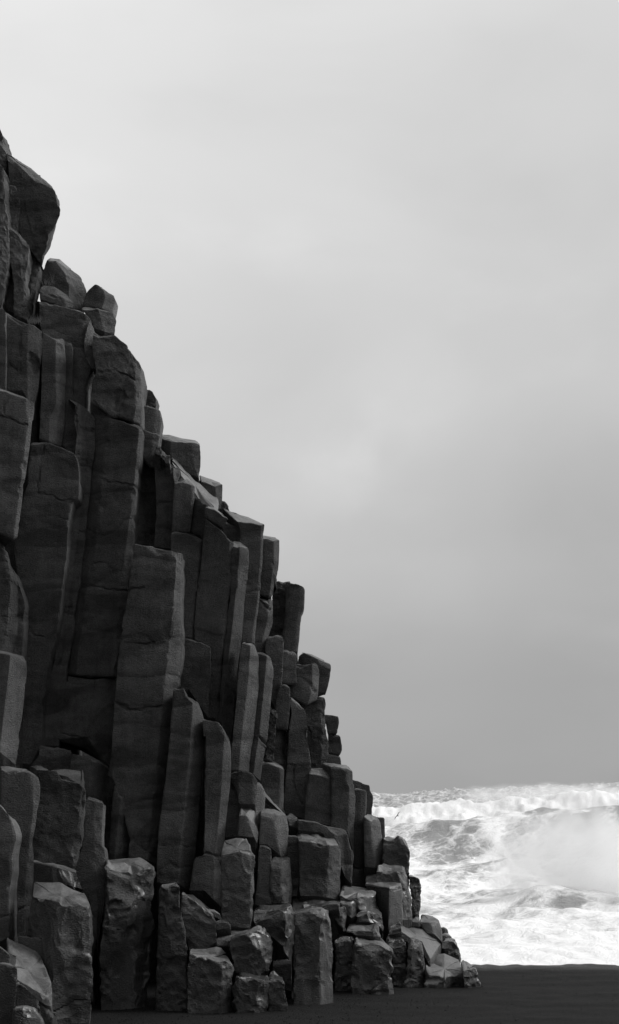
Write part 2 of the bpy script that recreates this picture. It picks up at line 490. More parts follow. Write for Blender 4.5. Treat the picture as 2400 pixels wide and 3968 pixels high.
block('large tilted boulder with pale sloping top, perched on the cliff shoulder', 25.8, 'A405,1175 A370,1260 A320,1350 B350,90|A445,1178 A540,1300 A575,1370 B560,225|A560,1262 A640,1370 B610,230|A600,1270 A660,1320 A695,1390 A715,1450 B705,100 B690,225', 'FRR', hang=True,
      name='perched_boulder', cat='boulder', group='boulders perched on the cliff shoulder', T=1.0, bk='A418,1174 A495,1186 A590,1262', rough=1.2)
block('small pointed boulder perched alone against the sky, right of the large tilted one', 25.6, 'B795,0 B720,70 B690,190|B800,0 B862,62 B868,120 B840,210|B850,30 B948,108 B935,180 B918,243', 'FR', hang=True,
      name='perched_boulder', cat='boulder', group='boulders perched on the cliff shoulder', T=.7)
block('squat boulder with light upper rim, directly beneath the small pointed one', 25.3, 'B680,205 B740,290 B770,360|B810,205 B830,280 B860,390|B930,245 B957,300 B940,415', 'Fr', hang=False,
      name='perched_boulder', cat='boulder', group='boulders perched on the cliff shoulder', bk='B700,187 B800,192 B905,235', rough=1.5)
block('low sloping slab with dry grass, under the large tilted boulder', 25.0, 'B330,20 B345,130|B430,70 B450,160|B520,110 B550,190|B600,165 B605,195', 'FFr', bk='B340,5 B450,28 B560,95', rough=1.3, group='boulders perched on the cliff shoulder', name='perched_boulder', cat='boulder')

# ================================================================ upper left columns
col('column with dark recess on its left, just below the grassy slab', 24.5, 'B335,140 B325,290 B360,400|B550,195 B535,430 B590,600 B585,950|B690,230 B660,600 B650,990|B742,290 B700,480 B730,640 B750,700 B705,800 B690,1010', 'FFr')
block('short splinter with pale streaks, wedged right of the column below the grassy slab', 24.35, 'B745,290 B700,470 B720,620 B770,710|B770,350 B770,520 B800,640 B803,725', 'R', hang=True, rough=1.3, T=.4)
col('dark flat column at the left edge under the knobbly strip, top hidden', 24.25, 'B-130,150 B-130,900|B20,195 B0,330 B-15,900|B42,215 B45,500 B40,900', 'LF', hang=True)
col('pale column near the left edge with slanting top and a square dark notch', 24.2, 'B40,215 B42,500 B45,880|B150,280 B165,690 B190,880|B235,325 B225,600 B230,960|B360,400 B355,560 B310,740 B300,860 B270,985', 'FFr', dents=['B280,620,58,105,.10', 'B170,520,14,190,.05'], cracks='B90,645 B105,680 B125,715')
col('column with a vertical pale patch, right of the dark notch', 24.15, 'B360,400 B350,820 B330,1285|B465,460 B458,700 B470,980 B410,1110 B410,1310|B515,445 B530,600 B530,1130 B500,1345', 'FR', hang=True, dents='B495,540,30,60,.06')
col('narrow column with split base between the pale patch column and the splinter', 24.35, 'B515,445 B530,700 B540,1000 B520,1330|B590,500 B590,900 B640,1000 B640,1440', 'F')
col('long slim column with lit left face, its cracked head under the splinter', 24.1, 'B570,945 B640,1000 B635,1130 B650,1200 B635,1440 D650,130 D645,350 D580,420 D555,660 D520,1000 D490,1180 D480,1490 E480,250 E430,480 E370,700 E335,1025|B690,1005 D720,30 D700,300 D640,700 D600,1000 D560,1270 D540,1490 E520,240 E470,600 E420,1040|B780,1095 B780,1300 D760,60 D740,300 D700,650 D655,1050 D605,1270 D590,1490 E570,240 E525,600 E490,900 E475,1045', 'Rf', cracks=['B640,1000 B632,1130 B650,1180 B640,1400', 'D555,655 D690,660', 'D525,1000 D655,1000', 'D490,1250 D600,1280'], bands=.034)
col('very broad dark column with a loose cracked block at its head', 23.95, 'B275,1280 D255,100 D230,300 D120,740 D180,1150 D205,1490 E170,260 E190,600 E150,1000 E125,1185|B405,1310 D470,200 D470,600 D430,1000 D400,1490 E330,400 E270,900 E250,1200|B600,1398 B630,1450 D650,250 D640,370 D575,420 D550,700 D540,850 D510,1100 D485,1300 E450,180 E400,350 E380,560 E340,680 E330,1030', 'Ff', cracks=['B400,1310 D360,30 D325,200 D320,330 D340,350 D420,370 D500,400 D590,410', 'E205,40 E280,120 E340,125'], rough=1.2, mat=M_ROCK, bands=.034)
col('block headed column at the left edge, ending in an undercut with a black gap', 23.3, 'B-160,820 D-160,640|B0,870 D0,690|B240,955 B235,1150 B200,1490 D160,400 D120,740|B270,985 B265,1200 D235,0 D185,370 D135,735', 'FFR', bk='B-40,850 B60,882 B200,935', hang=True, cracks=['B0,1080 B60,1095 B160,1140 B225,1160', 'B85,925 B40,1010 B40,1080'], bands=.034)
col('column at the left edge with a thin lit strip, below the black undercut', 23.6, 'D-160,690 E-160,300|D50,760 D95,1080 D60,1450 E25,262|D105,980 D150,1080 D150,1490 E100,290|D112,985 D205,1250 E190,50 E172,300', 'FRF')
col('column fragment with grey lit face at the left edge, mid height', 22.9, 'E-160,240 E-160,1215|E88,292 E60,550 E25,850 E0,1100|E205,318 E208,440 E195,620 E185,730 E150,1000 E118,1200', 'lR', bk='E-40,250 E60,268 E190,300')

# ================================================================ the great banded column
col('three stacked broken blocks crowning the big banded column, hollow in the middle one', 23.9, 'B780,365 B770,500 B805,730 B760,800 B755,965|B940,410 B965,600 B945,715 B935,860 B905,1095|B1075,510 B1120,650 B1130,800 B1130,990 B1110,1150|B1105,590 B1158,650 B1175,750 B1170,990 B1162,1182', 'FFR', hang=True, rough=1.4, cracks=['B805,730 B945,715 B1050,775 B1135,812 B1172,800', 'B760,965 B830,1075 B905,1090'], dents=['B990,980,55,95,.10'], bands=.034)
col('tall banded column with a black left side and broad face, left centre', 23.85, 'B758,970 B765,1360 D740,180 D700,650 D650,1050 D600,1400 E570,260 E557,460|B905,1100 B880,1360 D850,230 D820,600 D770,900 D725,1080 D690,1400 E660,150 E628,468|B1150,1190 D1100,330 D1060,620 D1010,1000 D990,1300 E975,200 E935,480|B1168,1185 B1145,1490 D1125,250 D1100,520 D1085,800 D1050,1050 D1020,1400 E1000,200 E955,480', 'LfR',
    cracks=['D750,200 D850,225 D1105,300', 'D770,915 D860,930 D960,1000', 'D730,1105 D850,1140 D1045,1140'], rough=1.2, hang=True, bands=.034)
col('continuation below the banded column, half dark and half lit, with a thin pale edge', 23.95, 'E555,460 E530,620 E490,945 E480,1000|E780,500 E745,700 E718,975|E930,490 E910,800 E890,1100 E860,1180|E960,485 E942,800 E930,1000 E903,1222', 'lrR', cracks='E490,945 E620,985 E740,975 E780,1000', hang=True)
block('low rough block of pale rubble beneath the slim lit columns, left', 23.8, 'E335,1032 E325,1130 E235,1230|E480,1040 E470,1240|E580,1085 E575,1245', 'FF', rough=1.8)
col('rounded stump with ragged pale top at left, beside the broad dark column', 23.0, 'E582,1105 E585,1240 E620,1400 J640,250 J600,560|E745,1130 E738,1300 J720,190 J690,600|E900,1225 E900,1350 J880,150 J870,400 J870,640|E952,1328 J940,100 J918,200 J905,350 J920,500 J905,700', 'FRF', bk='E640,1128 E760,1125 E830,1170', rough=1.3)
col('slim stepped stump standing in front of the ragged pale one, left', 'a21.3', 'J715,195 J710,400 J700,560 J620,790 J690,960 J760,1060 K940,400 K960,650 K940,900|J775,210 J780,500 J790,800 K1000,300 K990,600|J842,238 J825,590 J855,620 J870,880 J850,1060 K1040,380 K995,700 K1000,900 K1020,1150', 'Fr', rough=1.3)
col('short lit column with rounded top tucked left of the broad dark column base', 22.8, 'J955,90 J930,400 J905,715|J1000,190 J975,420 J945,715|J1075,160 J1105,240 J1100,350 J1060,685', 'LR')

# ================================================================ middle columns
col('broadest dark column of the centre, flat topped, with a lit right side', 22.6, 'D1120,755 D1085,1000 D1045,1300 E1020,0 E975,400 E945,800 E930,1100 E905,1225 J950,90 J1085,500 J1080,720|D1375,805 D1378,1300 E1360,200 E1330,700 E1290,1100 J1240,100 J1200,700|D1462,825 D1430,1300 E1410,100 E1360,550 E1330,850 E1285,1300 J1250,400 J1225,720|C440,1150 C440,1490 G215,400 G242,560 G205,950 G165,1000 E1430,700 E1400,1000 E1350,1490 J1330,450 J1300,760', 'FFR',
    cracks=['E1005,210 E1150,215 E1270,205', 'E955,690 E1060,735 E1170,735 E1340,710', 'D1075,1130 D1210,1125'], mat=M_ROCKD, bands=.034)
col('plain column with a thin pale right edge, directly right of the broadest dark one', 23.3, 'C355,985 C352,1150 G230,100 G215,570|C480,990 C465,1490 G280,572|C580,1036 C560,1490 G342,150 G300,575|C603,1042 C583,1490 G368,100 G318,580', 'FFR', bk='C370,978 C560,1012')
col('column head with a pale vertical seam, between the broadest dark column and the needle edge', 23.15, 'G245,578 G205,970 G168,1050|G320,582 G280,1000|G450,650 G455,900 G430,1235', 'FF')
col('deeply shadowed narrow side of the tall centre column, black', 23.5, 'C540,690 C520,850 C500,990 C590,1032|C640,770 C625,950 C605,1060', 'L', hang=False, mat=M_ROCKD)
col('tall plain centre column with a sharp pale right edge and slanting top', 23.1, 'C640,872 C625,1000 C605,1200 C578,1490 G375,20 G325,570 G452,655 G430,1240|C760,965 C745,1200 C720,1490 G480,300 G490,1240|C832,1050 C815,1400 G610,0 G580,350 G535,900 G500,1260|C853,1062 C838,1400 G631,0 G602,350 G560,650 G545,900 G518,1268', 'FFR')
block('wedge shaped block resting on the tall plain centre column', 23.15, 'C640,772 C636,866|C700,792 C700,915|C810,870 C765,962', 'FF', hang=True, bk='C650,768 C700,780 C790,850', T=.4, group='broken basalt blocks of the sea cliff')
col('column with one dark and one smooth lit face, right of the slanting topped one', 23.0, 'C855,1088 C840,1400 G630,200 G570,700 G545,1050 G525,1270|C915,1102 C895,1490 G690,0 G640,500 G590,900 G545,1270|C985,1106 C975,1400 G770,0 G745,200 G715,650 G690,760 G660,1100 G630,1400 H205,450', 'lR', bk='C858,1058 C930,1068', r=.03)
block('stubby grey block behind the column with dark and lit faces', 23.7, 'C800,895 C775,1000 C850,1060|C870,935 C870,1065|C928,978 C925,1090', 'FF')
col('tall column under the sloping ledge, a faint seam down its face', 23.4, 'C905,893 C930,970 C925,1080 C985,1150 C965,1490 G755,200 G715,615|C1015,908 C985,1200 C975,1490 G780,400 G770,615|C1090,922 C1085,1200 C1060,1490 G850,240 G800,618|C1106,918 C1100,1060 C1090,1250 C1072,1480 G870,100 G852,240 G812,625', 'FFR', bk='C770,785 C885,838 C985,860 C1080,905', T=.9)
col('slim column with slanted right side standing just past the sloping ledge', 23.6, 'C1102,1015 C1092,1300 G885,0 G862,222|C1135,1030 C1120,1300 G900,100 G900,235|C1198,1052 C1192,1250 C1165,1490 G945,240|C1236,1050 C1225,1350 C1215,1480 G1010,0 G1003,105 G962,252', 'fFR', hang=True, bk='C1110,1012 C1215,1030')
col('stacked lower segment under the slim column, a lit right face', 23.65, 'G852,252 G835,400 G818,640 G840,710|G945,300 G925,460 G885,610 G882,710|G966,262 G962,480 G928,570 G915,715', 'FR', bk='G870,240 G950,250', cracks=['G815,620 G880,608', 'G865,268 G935,335'])
col('rough pitted column beside the outermost tall one, near the sky', 24.2, 'G1005,113 G967,260 G960,480 G950,570|G1048,118 G1010,560|G1112,122 G1100,300 G1075,560', 'FF', rough=2.6)
col('outermost tall column with a rounded head, its side against the sky', 23.9, 'G1090,112 G1085,300 G1070,480 G1058,560|G1128,112 G1095,330 G1062,560 G1058,685|G1195,130 G1200,260 G1180,400 G1150,690|G1210,150 G1227,180 G1222,340 G1200,390 G1192,480 G1167,695', 'LFr', r=.04)
col('plain column below the rough pitted one, with a ragged lower left', 23.5, 'G930,570 G920,700 G975,850 G965,1080|G990,562 G990,1150|G1050,556 G1056,620 G1040,950 G1012,1080 G992,1195', 'FF', rough=1.3)
block('squarish dark block under the outermost tall column', 23.55, 'G1055,682 G1050,800 G1040,955|G1110,690 G1100,965|G1166,702 G1160,860 G1165,960', 'FF', hang=True, rough=1.2)
col('thin blade like column with a dark front and a bright long side, centre', 22.6, 'G725,617 G705,750 G690,1000 G640,1490 H205,450 H198,600|G792,640 G775,900 G740,1200 G710,1490 H280,480 H273,605|G820,640 G852,740 G845,1000 G820,1300 G800,1490 H375,400 H352,612', 'FR', bk='G735,612 G805,622')
col('thin column with a bright side and fine cross crack, right of the blade like one', 22.75, 'G840,707 G852,800 G820,1300 G805,1490 H375,400 H358,610|G925,722 G900,1000 G870,1300 G845,1490 H420,400 H388,640|G944,730 G972,850 G945,1120 G915,1490 H490,380 H460,540 H440,695', 'lR', bk='G850,703 G910,706', cracks='G855,1415 G920,1450')
col('narrow strip of coarse pitted rock between smooth columns, centre right', 23.35, 'G950,1110 G925,1490 H478,520|G1002,1190 G985,1490 H545,540', 'F', rough=3.0)
block('hanging block with a flat underside above a dark slot, centre right', 23.35, 'G1040,962 G1010,1100 G990,1330|G1070,965 G1050,1335|G1106,985 G1112,1150 G1085,1345', 'FF', hang=True)
col('column segment with a lit slanted side beside the dark slot, centre right', 23.5, 'H562,265 H548,500 H540,560|H612,275 H600,490 H625,550|H645,285 H638,490 H668,560 H676,700', 'FR', r=.03)
col('wide column with a slanting bright topped shoulder and a long jagged crack', 23.3, 'H690,10 H712,130 H690,250 H682,480 H676,560 H640,900 H655,960|H740,45 H735,980|H797,98 H832,180 H826,350 H860,600 H820,1015', 'FF', cracks=['H675,555 H732,562 H718,700 H735,780 H770,870'], bk='H692,5 H790,80', dents='H835,310,35,45,.07', rough=1.2)
block('rounded block against the sky at the top of the right step, behind another', 24.1, 'G1190,738 G1180,790|G1232,700 G1240,800|G1345,750 G1340,1050|G1446,797 G1440,870 G1428,960 G1402,1048', 'FFF', hang=True, bk='G1215,697 G1300,718 G1400,770')
block('cracked block with a slanted right side, in front of the rounded sky block', 23.7, 'G1168,782 G1165,920 G1108,985 G1116,1062|G1300,788 G1300,1000 G1258,1135|G1328,790 G1348,850 G1335,1040 G1322,1100', 'FR', hang=True, cracks='G1168,910 G1260,960 G1308,1035', rough=1.2)
col('broken rugged column below the cracked block, chipped hollow on its face', 23.85, 'G1180,1110 G1248,1250 H868,300 H862,610|G1300,1100 H920,300 H930,590|G1362,1062 H955,250 H945,560|G1386,1062 G1408,1100 G1405,1210 G1400,1300 H1010,400 H1003,548', 'FFr', rough=2.0, dents='H845,330,25,60,.08')
block('top one of three small stacked blocks at the right edge of the cliff', 24.4, 'H985,147 H1010,312|H1040,150 H1040,312|H1080,157 H1088,200 H1068,312', 'FF', hang=True)
block('middle one of three small stacked blocks, its corner jutting right', 24.4, 'H1012,312 H1018,470|H1060,314 H1060,480|H1095,320 H1116,430 H1095,486', 'FF', hang=True)
block('bottom one of three small stacked blocks, half hidden by a ledge', 24.4, 'H1012,472 H1000,560|H1060,482 H1060,570|H1095,490 H1106,560', 'FF')

# ================================================================ upper right shoulder
block('small fractured stone at the sky edge beside the banded column head', 24.8, 'B1172,835 B1172,1000|B1230,865 B1235,1010|B1266,892 B1284,940 B1283,1028', 'FF', rough=2.2, hang=True)
col('rounded column head against the sky beneath the small fractured stone', 24.35, 'B1172,990 B1170,1190 B1178,1300|B1285,1028 B1270,1200 B1260,1300|B1308,1038 B1328,1110 B1312,1220 B1300,1310', 'Fr', r=.04)
col('smooth dark shaft below the rounded head, its lower tip broken off', 24.2, 'C108,133 C105,362|C200,165 C185,450|C247,185 C212,457', 'Fr', hang=True)
col('column pair of one lit and one pocked strip, left of the loose shards', 24.25, 'C105,362 C68,600 C45,900 C40,1070|C132,390 C135,700 C142,1085|C190,455 C190,700 C180,1095|C238,470 C236,700 C215,1105', 'RFF', rough=1.4, cracks='C110,365 C160,425 C200,458')
col('column with ragged broken head and one straight horizontal crack, under the shards', 24.0, 'C237,275 C218,460 C235,740 C212,1098|C300,410 C300,740 C270,1110|C368,442 C385,580 C370,740 C346,1120', 'FF', cracks='C238,738 C300,735 C365,745')
for q, (a_, l_) in enumerate((('C228,268 C225,335|C258,275 C250,350', 'leftmost upright shard of loose stone on the ragged column head'),
                 ('C265,270 C275,350|C310,320 C325,360', 'tilted middle shard of loose stone on the ragged column head'),
                 ('C315,345 C308,410|C333,340 C332,418', 'small pale shard standing beside the dark cleft'),
                 ('C372,460 C375,555|C420,465 C395,560', 'pointed shard wedged in the cleft under the sloping slab'))):
    block(l_, 23.8, a_, 'R' if q % 2 else 'F', rough=2.0, name='rock_shard', cat='rock shard', group='loose shards on the upper shoulder', T=.25)
col('rounded shouldered column with a lit right edge beside the black narrow side', 23.7, 'C385,578 C372,740 C356,985|C450,565 C440,990|C512,590 C522,650 C516,800 C478,990|C533,600 C537,690 C524,800 C500,992', 'FFR', r=.035, hang=True, bk='C390,565 C480,552 C525,585')
block('angular block with a battered right corner, highest on the middle shoulder', 24.6, 'C248,195 C245,265 C255,320|C345,237 C345,425|C520,240 C525,380 C575,535|C583,258 C590,370 C574,535', 'LFr', bk='C255,163 C335,180 C480,222 C570,246', rough=1.3, T=.8)
block('long pale slab sloping down from the angular block, rough surfaced', 23.95, 'C360,400 C372,470|C430,500 C400,620|C530,640 C545,720|C612,758 C640,790|C742,796 C745,815', 'FFFF', bk='C352,335 C440,388 C490,470 C600,562 C720,640', T=1.0, rough=2.0, name='rock_slab', cat='rock slab', group='sloping slabs of the upper shoulder', worn=True)
block('thin edged flat topped block at the right end of the pale sloping slab', 24.45, 'C600,568 C640,700|C715,605 C720,790|C765,588 C760,790', 'FR', bk='C582,510 C670,548 C755,578', T=.7)
block('small dark rubble stone at the sky edge, right of the flat topped block', 24.5, 'C762,712 C760,820|C790,725 C800,840|C820,775 C835,850', 'FF', rough=2.2)

# ================================================================ right flank
col('column stub with a flat light rimmed top, standing in front of the wide cracked column', 22.9, 'H458,545 H450,700 H470,830 H458,930|H530,552 H530,935|H610,578 H612,800 H600,935|H636,588 H636,700 H625,935', 'FFR', bk='H465,527 H560,532 H628,562', r=.035)
col('column stub with a pale wedge top, right of the long jagged crack', 22.9, 'H862,628 H850,700 H820,1015|H930,645 H930,1040|H1005,668 H1030,900 H1030,1065|H1038,675 H1046,720 H1040,900 H1038,1070', 'FFR', bk='H868,592 H950,586 H1022,582', worn=True)
col('tall stub with a pale weathered upper right corner, widest of the right flank', 22.8, 'H1032,582 H1045,700 H1036,1062|H1100,580 H1110,1100|H1150,590 H1155,700 H1182,750 H1172,1120|H1196,612 H1200,700 H1222,745 H1226,900 H1210,1310', 'FFR', bk='H948,547 H1050,550 H1170,572', r=.035)
col('slanting headed column at the sky edge right of the widest stub', 23.8, 'H1200,668 H1222,780|H1290,700 H1305,980|H1342,727 H1346,780 H1366,820 H1358,965', 'FF', rough=1.2)
col('narrow flat headed column squeezed between the widest stub and the bright rounded one', 23.2, 'H1224,765 H1220,900 H1212,1310 N350,400 N345,490|H1270,768 H1272,970 H1290,1300 N400,500|H1303,770 H1310,900 H1303,1000 H1305,1300 N460,515', 'Fr', bk='H1228,758 H1298,762', r=.03)
col('rounded bright sided column above the wet steps, right flank', 22.9, 'H1308,985 H1306,1100 H1312,1400|H1345,1015 H1362,1120 H1385,1300 H1392,1410|H1410,1000 H1432,1050 H1455,1200 H1468,1330', 'FR', bk='H1325,968 H1375,975', r=.05, worn=True)
col('small column end behind the bright rounded one, against the surf', 23.6, 'H1400,992 H1425,1160|H1440,998 H1442,1160|H1462,1003 H1466,1155', 'FF', r=.03)
block('dark wet block with a clean flat top, against the surf', 22.9, 'N603,102 N608,320|N700,108 N700,350|N790,112 N802,200 N805,390|N808,150 N823,230 N821,392', 'FFr', bk='N622,88 N785,96', rough=2.0, r=.035)
col('wet step with a pale top and slick right side, below the flat topped block', 22.4, 'N556,340 N548,380 N555,490|N655,358 N650,500|N755,378 N752,450 N768,775|N802,352 N810,420 N818,520 N842,590 N840,775', 'FFR', bk='N607,302 N690,314 N792,336', rough=1.9, r=.035, worn=True)
col('round shouldered black pillar against the surf, lower right flank', 22.9, 'N810,408 N838,590 N838,745|N880,416 N892,740|N915,450 N927,560 N914,720', 'Fr', bk='N815,400 N880,408', rough=2.4, r=.05)
col('squared pillar with one black side and a wide sandy top, lower right', 22.0, 'N460,482 N560,700 N600,885|N560,490 N610,700 N645,890|N660,508 N655,700 N650,870|N752,482 N757,600 N757,775', 'LLR', bk='N470,385 N600,376 N738,438', T=1.2, r=.035, worn=True)
block('drum shaped wet block with vertical flutes, lower right', 21.6, 'N255,574 N258,630|N395,582 N430,700|N480,572 N500,690|N546,548 N552,660 N575,700', 'FRR', bk='N270,490 N420,500 N500,514 N540,532', rough=1.8, r=.04, T=.9, worn=True)
block('small wet ledge stone left of the drum shaped block', 21.5, 'N245,632 N290,700|N335,648 N345,760|N385,632 N382,740', 'FR', bk='N252,600 N380,622', rough=1.8, r=.035)
block('rounded wet block beneath the drum shaped one', 21.45, 'N380,718 N385,790|N500,716 N560,800|N600,736 N606,880', 'Fr', bk='N440,680 N560,678', rough=2.2, r=.05)
block('wet shining stone with fluted pale side, topped by a puddled surface', 21.25, 'N308,848 N375,900|N430,868 N440,905|N522,874 N545,915|N560,800 N582,850 N590,912', 'FFR', bk='N330,790 N420,762 N548,766', rough=1.5, r=.035, worn=True)
col('foremost wet rock with a drooping pointed wing on its right, black underside', 'g', 'N375,960 N355,1070 N345,1365|N455,965 N450,1365|N545,962 N556,1070 N550,1250 N530,1385|N620,1000 N625,1150 N600,1385|N712,1045 N715,1085 N680,1230 N690,1375', 'FFFF', bk='N380,884 N525,890 N590,905', rough=2.2, r=.04, T=.9, joints=False, worn=True)
col('black wet stump with a curled rim, left of the drooping winged rock', 'g', 'N205,950 N205,1345|N285,945 N285,1355|N366,938 N352,1360', 'FF', bk='N212,880 N300,868 N355,886', rough=2.4, r=.05, T=.7, joints=False)
col('wide wet stump with bright running streaks on its right side', 'g', 'M1362,580 M1360,1335|N-30,710 N-30,1335|N120,700 N127,920 N108,1335|N158,700 N187,880 N205,960 N198,1335', 'FFR', bk='M1375,560 N20,674 N130,680', rough=2.2, r=.04, joints=False, worn=True)
block('block with two bright streaks on its edge, behind the wide streaked stump', 21.3, 'N-60,655 N-50,690|N100,670 N165,720|N272,656 N287,870|N298,665 N308,780 N306,872', 'FFR', bk='N-60,620 N100,615 N250,636', rough=2.0, r=.03, worn=True)
col('lumpy wet rock with low domed top, right of the drooping wing', 'g', 'N632,975 N690,1045 N690,1325|N720,960 N740,1325|N802,948 N802,1325', 'FF', bk='N635,900 N765,912', rough=2.4, r=.06, joints=False)
col('squarish wet rock with a light speckled top rim, lower right', 'g', 'N806,968 N800,1328|N870,962 N870,1328|N927,962 N952,1100 N950,1330', 'Fr', bk='N812,930 N900,926', rough=2.4, r=.06, joints=False)
block('steep smooth sandy slab running down from the squared pillar', 22.0, 'N750,850 N760,930|N830,920 N840,980|N930,950 N940,1050|N985,1090 N990,1180', 'FFF', bk='N752,780 N840,776 N942,812 N1082,968', name='rock_slab', cat='rock slab', group='smooth wet slabs at the cliff foot', T=1.0, mat=M_ROCKL, worn=True)
block('broad smooth slab fanning out to the beach, above two dark hollows', 'g', 'N950,1195 N955,1330|N1050,1215 N1060,1335|N1110,1240 N1120,1335|N1190,1235 N1195,1338|N1272,1190 N1290,1338', 'FfRF', bk='N975,1085 N1060,1060 N1110,1050 N1240,1115', name='rock_slab', cat='rock slab', group='smooth wet slabs at the cliff foot', T=1.2, rough=1.6, mat=M_ROCKL, worn=True)
block('small dark angular stone at the head of the steep sandy slab', 21.9, 'N665,845 N655,900|N710,838 N720,890|N748,800 N755,880', 'FF', bk='N690,810 N745,782', rough=1.6)
col('sloping topped block with a bright flank, on the sea side above the boulder', 22.8, 'N912,798 N958,880|N1000,795 N1025,890|N1058,775 N1085,860 N1088,965', 'FR', bk='N912,726 N975,732 N1032,748', r=.05, worn=True)
block('smooth sloping patch of rock under the black pillar', 22.75, 'N840,785 N838,830|N905,790 N912,830', 'F', bk='N850,712 N905,716', mat=M_ROCKL)
block('tiny upright stone against the surf above the round wet boulder', 23.9, 'N1085,842 N1088,900|N1110,838 N1118,900|N1128,842 N1139,895', 'Fr')
block('small knob of rock between the tiny upright stone and the round boulder', 23.5, 'N1085,905 N1088,970|N1130,900 N1135,970|N1160,910 N1170,955', 'Fr', bk='N1090,888 N1150,892', r=.05)
block('round wet boulder hanging over the end of the reef, against the foam', 23.1, 'N1088,965 N1095,1010 N1125,1070|N1140,945 N1150,1090|N1190,942 N1200,1100|N1225,978 N1240,1050 N1242,1115', 'FFr', bk='N1100,950 N1170,934 N1212,956', rough=2.4, r=.07, name='perched_boulder', cat='boulder')
block('last dark rock of the reef, alone beside open black sand', 'g', 'N1266,1188 N1285,1325|N1320,1180 N1335,1335|N1376,1172 N1392,1220 N1402,1290 N1410,1338', 'Fr', bk='N1242,1103 N1310,1130 N1366,1158', rough=2.2, r=.06)

# ================================================================ centre foot
col('short capped column with black left side, below the blade like column', 22.3, 'H200,622 H182,690 H262,765|H268,610 H266,885|H330,612 H330,885|H388,640 H396,885|H420,695 H402,885', 'LFFR', bk='H225,618 H275,603 H375,635', hang=False, r=.03)
col('long lit ridge descending right of the short capped column', 22.4, 'H395,690 H395,880 H412,960 H430,1100 H415,1320|H437,698 H476,790 H462,1000 H442,1200 H418,1490', 'R', r=.03)
block('pale pointed ledge stone in front of the short capped column', 22.05, 'H284,968 H272,1145|H332,972 H360,1060 H400,1160|H390,1050 H425,1112 H412,1210', 'FR', bk='H282,892 H395,888', rough=1.2, worn=True)
col('dark slanting headed stump left of the pale pointed ledge stone', 22.5, 'H180,690 H160,800 H142,1155|H225,730 H210,1155|H266,765 H278,950 H274,1150', 'FF')
col('heavy column with a notched dark head, right of the hooked topped one', 22.2, 'G400,1235 G412,1400 H5,300 H0,800 H-10,1330 M555,130 M508,405|G470,1240 H80,300 H60,1000 H40,1300 M620,400|G545,1270 G585,1370 H145,350 H125,700 H100,1100 H70,1290 M700,160 M695,480|G602,1380 H190,400 H192,550 H172,800 H150,1100 H132,1300 M755,140 M768,560', 'FFR', cracks=['M555,105 M650,115 M750,130', 'M758,140 M762,400'])
col('column with a beak like slanting head, directly right of the broadest dark one', 22.3, 'G168,980 G145,1300 G125,1490 M260,-100 M245,30 M235,330|G245,995 G215,1300 M340,0 M330,330|G315,1100 G290,1490 M430,0 M410,330|G355,1100 G385,1200 G410,1330 G396,1490 M555,0 M515,300 M505,405', 'FFR', cracks='M245,30 M400,22 M550,20', mat=M_ROCKD)
col('stump with a pale domed top and a curving crack, low centre', 20.6, 'H122,1310 M757,140 M765,560 M782,700|H230,1285 M860,90 M880,690|H345,1288 M992,90 M1010,200 M1002,700|H380,1245 H402,1400 M1022,170 M1040,350 M1012,560', 'FFR', bk='H140,1192 H230,1165 H332,1160', rough=1.6, cracks='H295,1165 H290,1200 H247,1235 H247,1290 H270,1370 H320,1430', r=.04, worn=True)
col('narrow dark stump right of the domed one with the curving crack', 21.9, 'H440,1226 H427,1490 M1050,510|H495,1232 M1120,80 M1110,510|H527,1258 M1170,100 M1168,495', 'FF', bk='H445,1220 H520,1240', r=.035)
col('stump with a lit fluted right side, under the leaning slab', 22.1, 'H456,952 H442,1215|H510,958 H500,1215|H562,972 H572,1100 H600,1250 H612,1310|H645,972 H667,1080 H662,1180 H656,1310', 'FFR', bk='H462,916 H560,930 H655,962', r=.035)
col('low stump with a bright chipped corner, below the lit fluted one', 21.8, 'H540,1338 M1172,180 M1170,495|H605,1372 M1258,180 M1265,370 M1282,495|H690,1328 H693,1490 M1337,300 M1330,495', 'FR', bk='H550,1308 H680,1316', r=.035, rough=1.3)
block('leaning slab bridging two stumps above a dark triangular gap', 22.5, 'H472,800 H480,835|H560,900 H575,935|H650,1005 H665,1040|H718,1050 H715,1080', 'RFF', bk='H478,790 H570,880 H690,1020', T=.35, hang=True, name='rock_slab', cat='rock slab', group='broken basalt blocks of the sea cliff')
block('small round topped block behind the lower end of the leaning slab', 22.6, 'H665,985 H690,1060|H752,995 H752,1090', 'r', bk='H662,968 H725,972', r=.05)
col('column left of a deep black slit, beside the bright topped block', 22.2, 'H667,1150 H672,1300 M1335,300 M1335,435|H715,1145 M1370,435|H750,1150 H757,1250 H775,1490 M1395,435', 'FF', rough=1.4)
col('big block with the broadest bright top of the cliff foot, lit right side', 21.8, 'H772,1182 H778,1490 M1405,430|H900,1190 N50,580|H1015,1218 N165,160 N150,400 N148,590|H1085,1216 N245,170 N250,350 N242,620', 'FFR', bk='H736,1112 H800,1070 H900,1070 H1010,1112', T=1.0, r=.04, rough=1.3, worn=True)
col('column wrapping behind the bright topped block, with a lit rippled right face', 22.3, 'H760,1015 H762,1100|H900,1040 H960,1120|H1030,1082 H1090,1220 N245,300|H1130,1086 N290,420|H1160,1116 H1166,1200 H1192,1290 N350,200 N354,260 N340,482', 'FFrF', r=.035, bk='H770,1008 H880,1028 H1020,1068 H1125,1082')
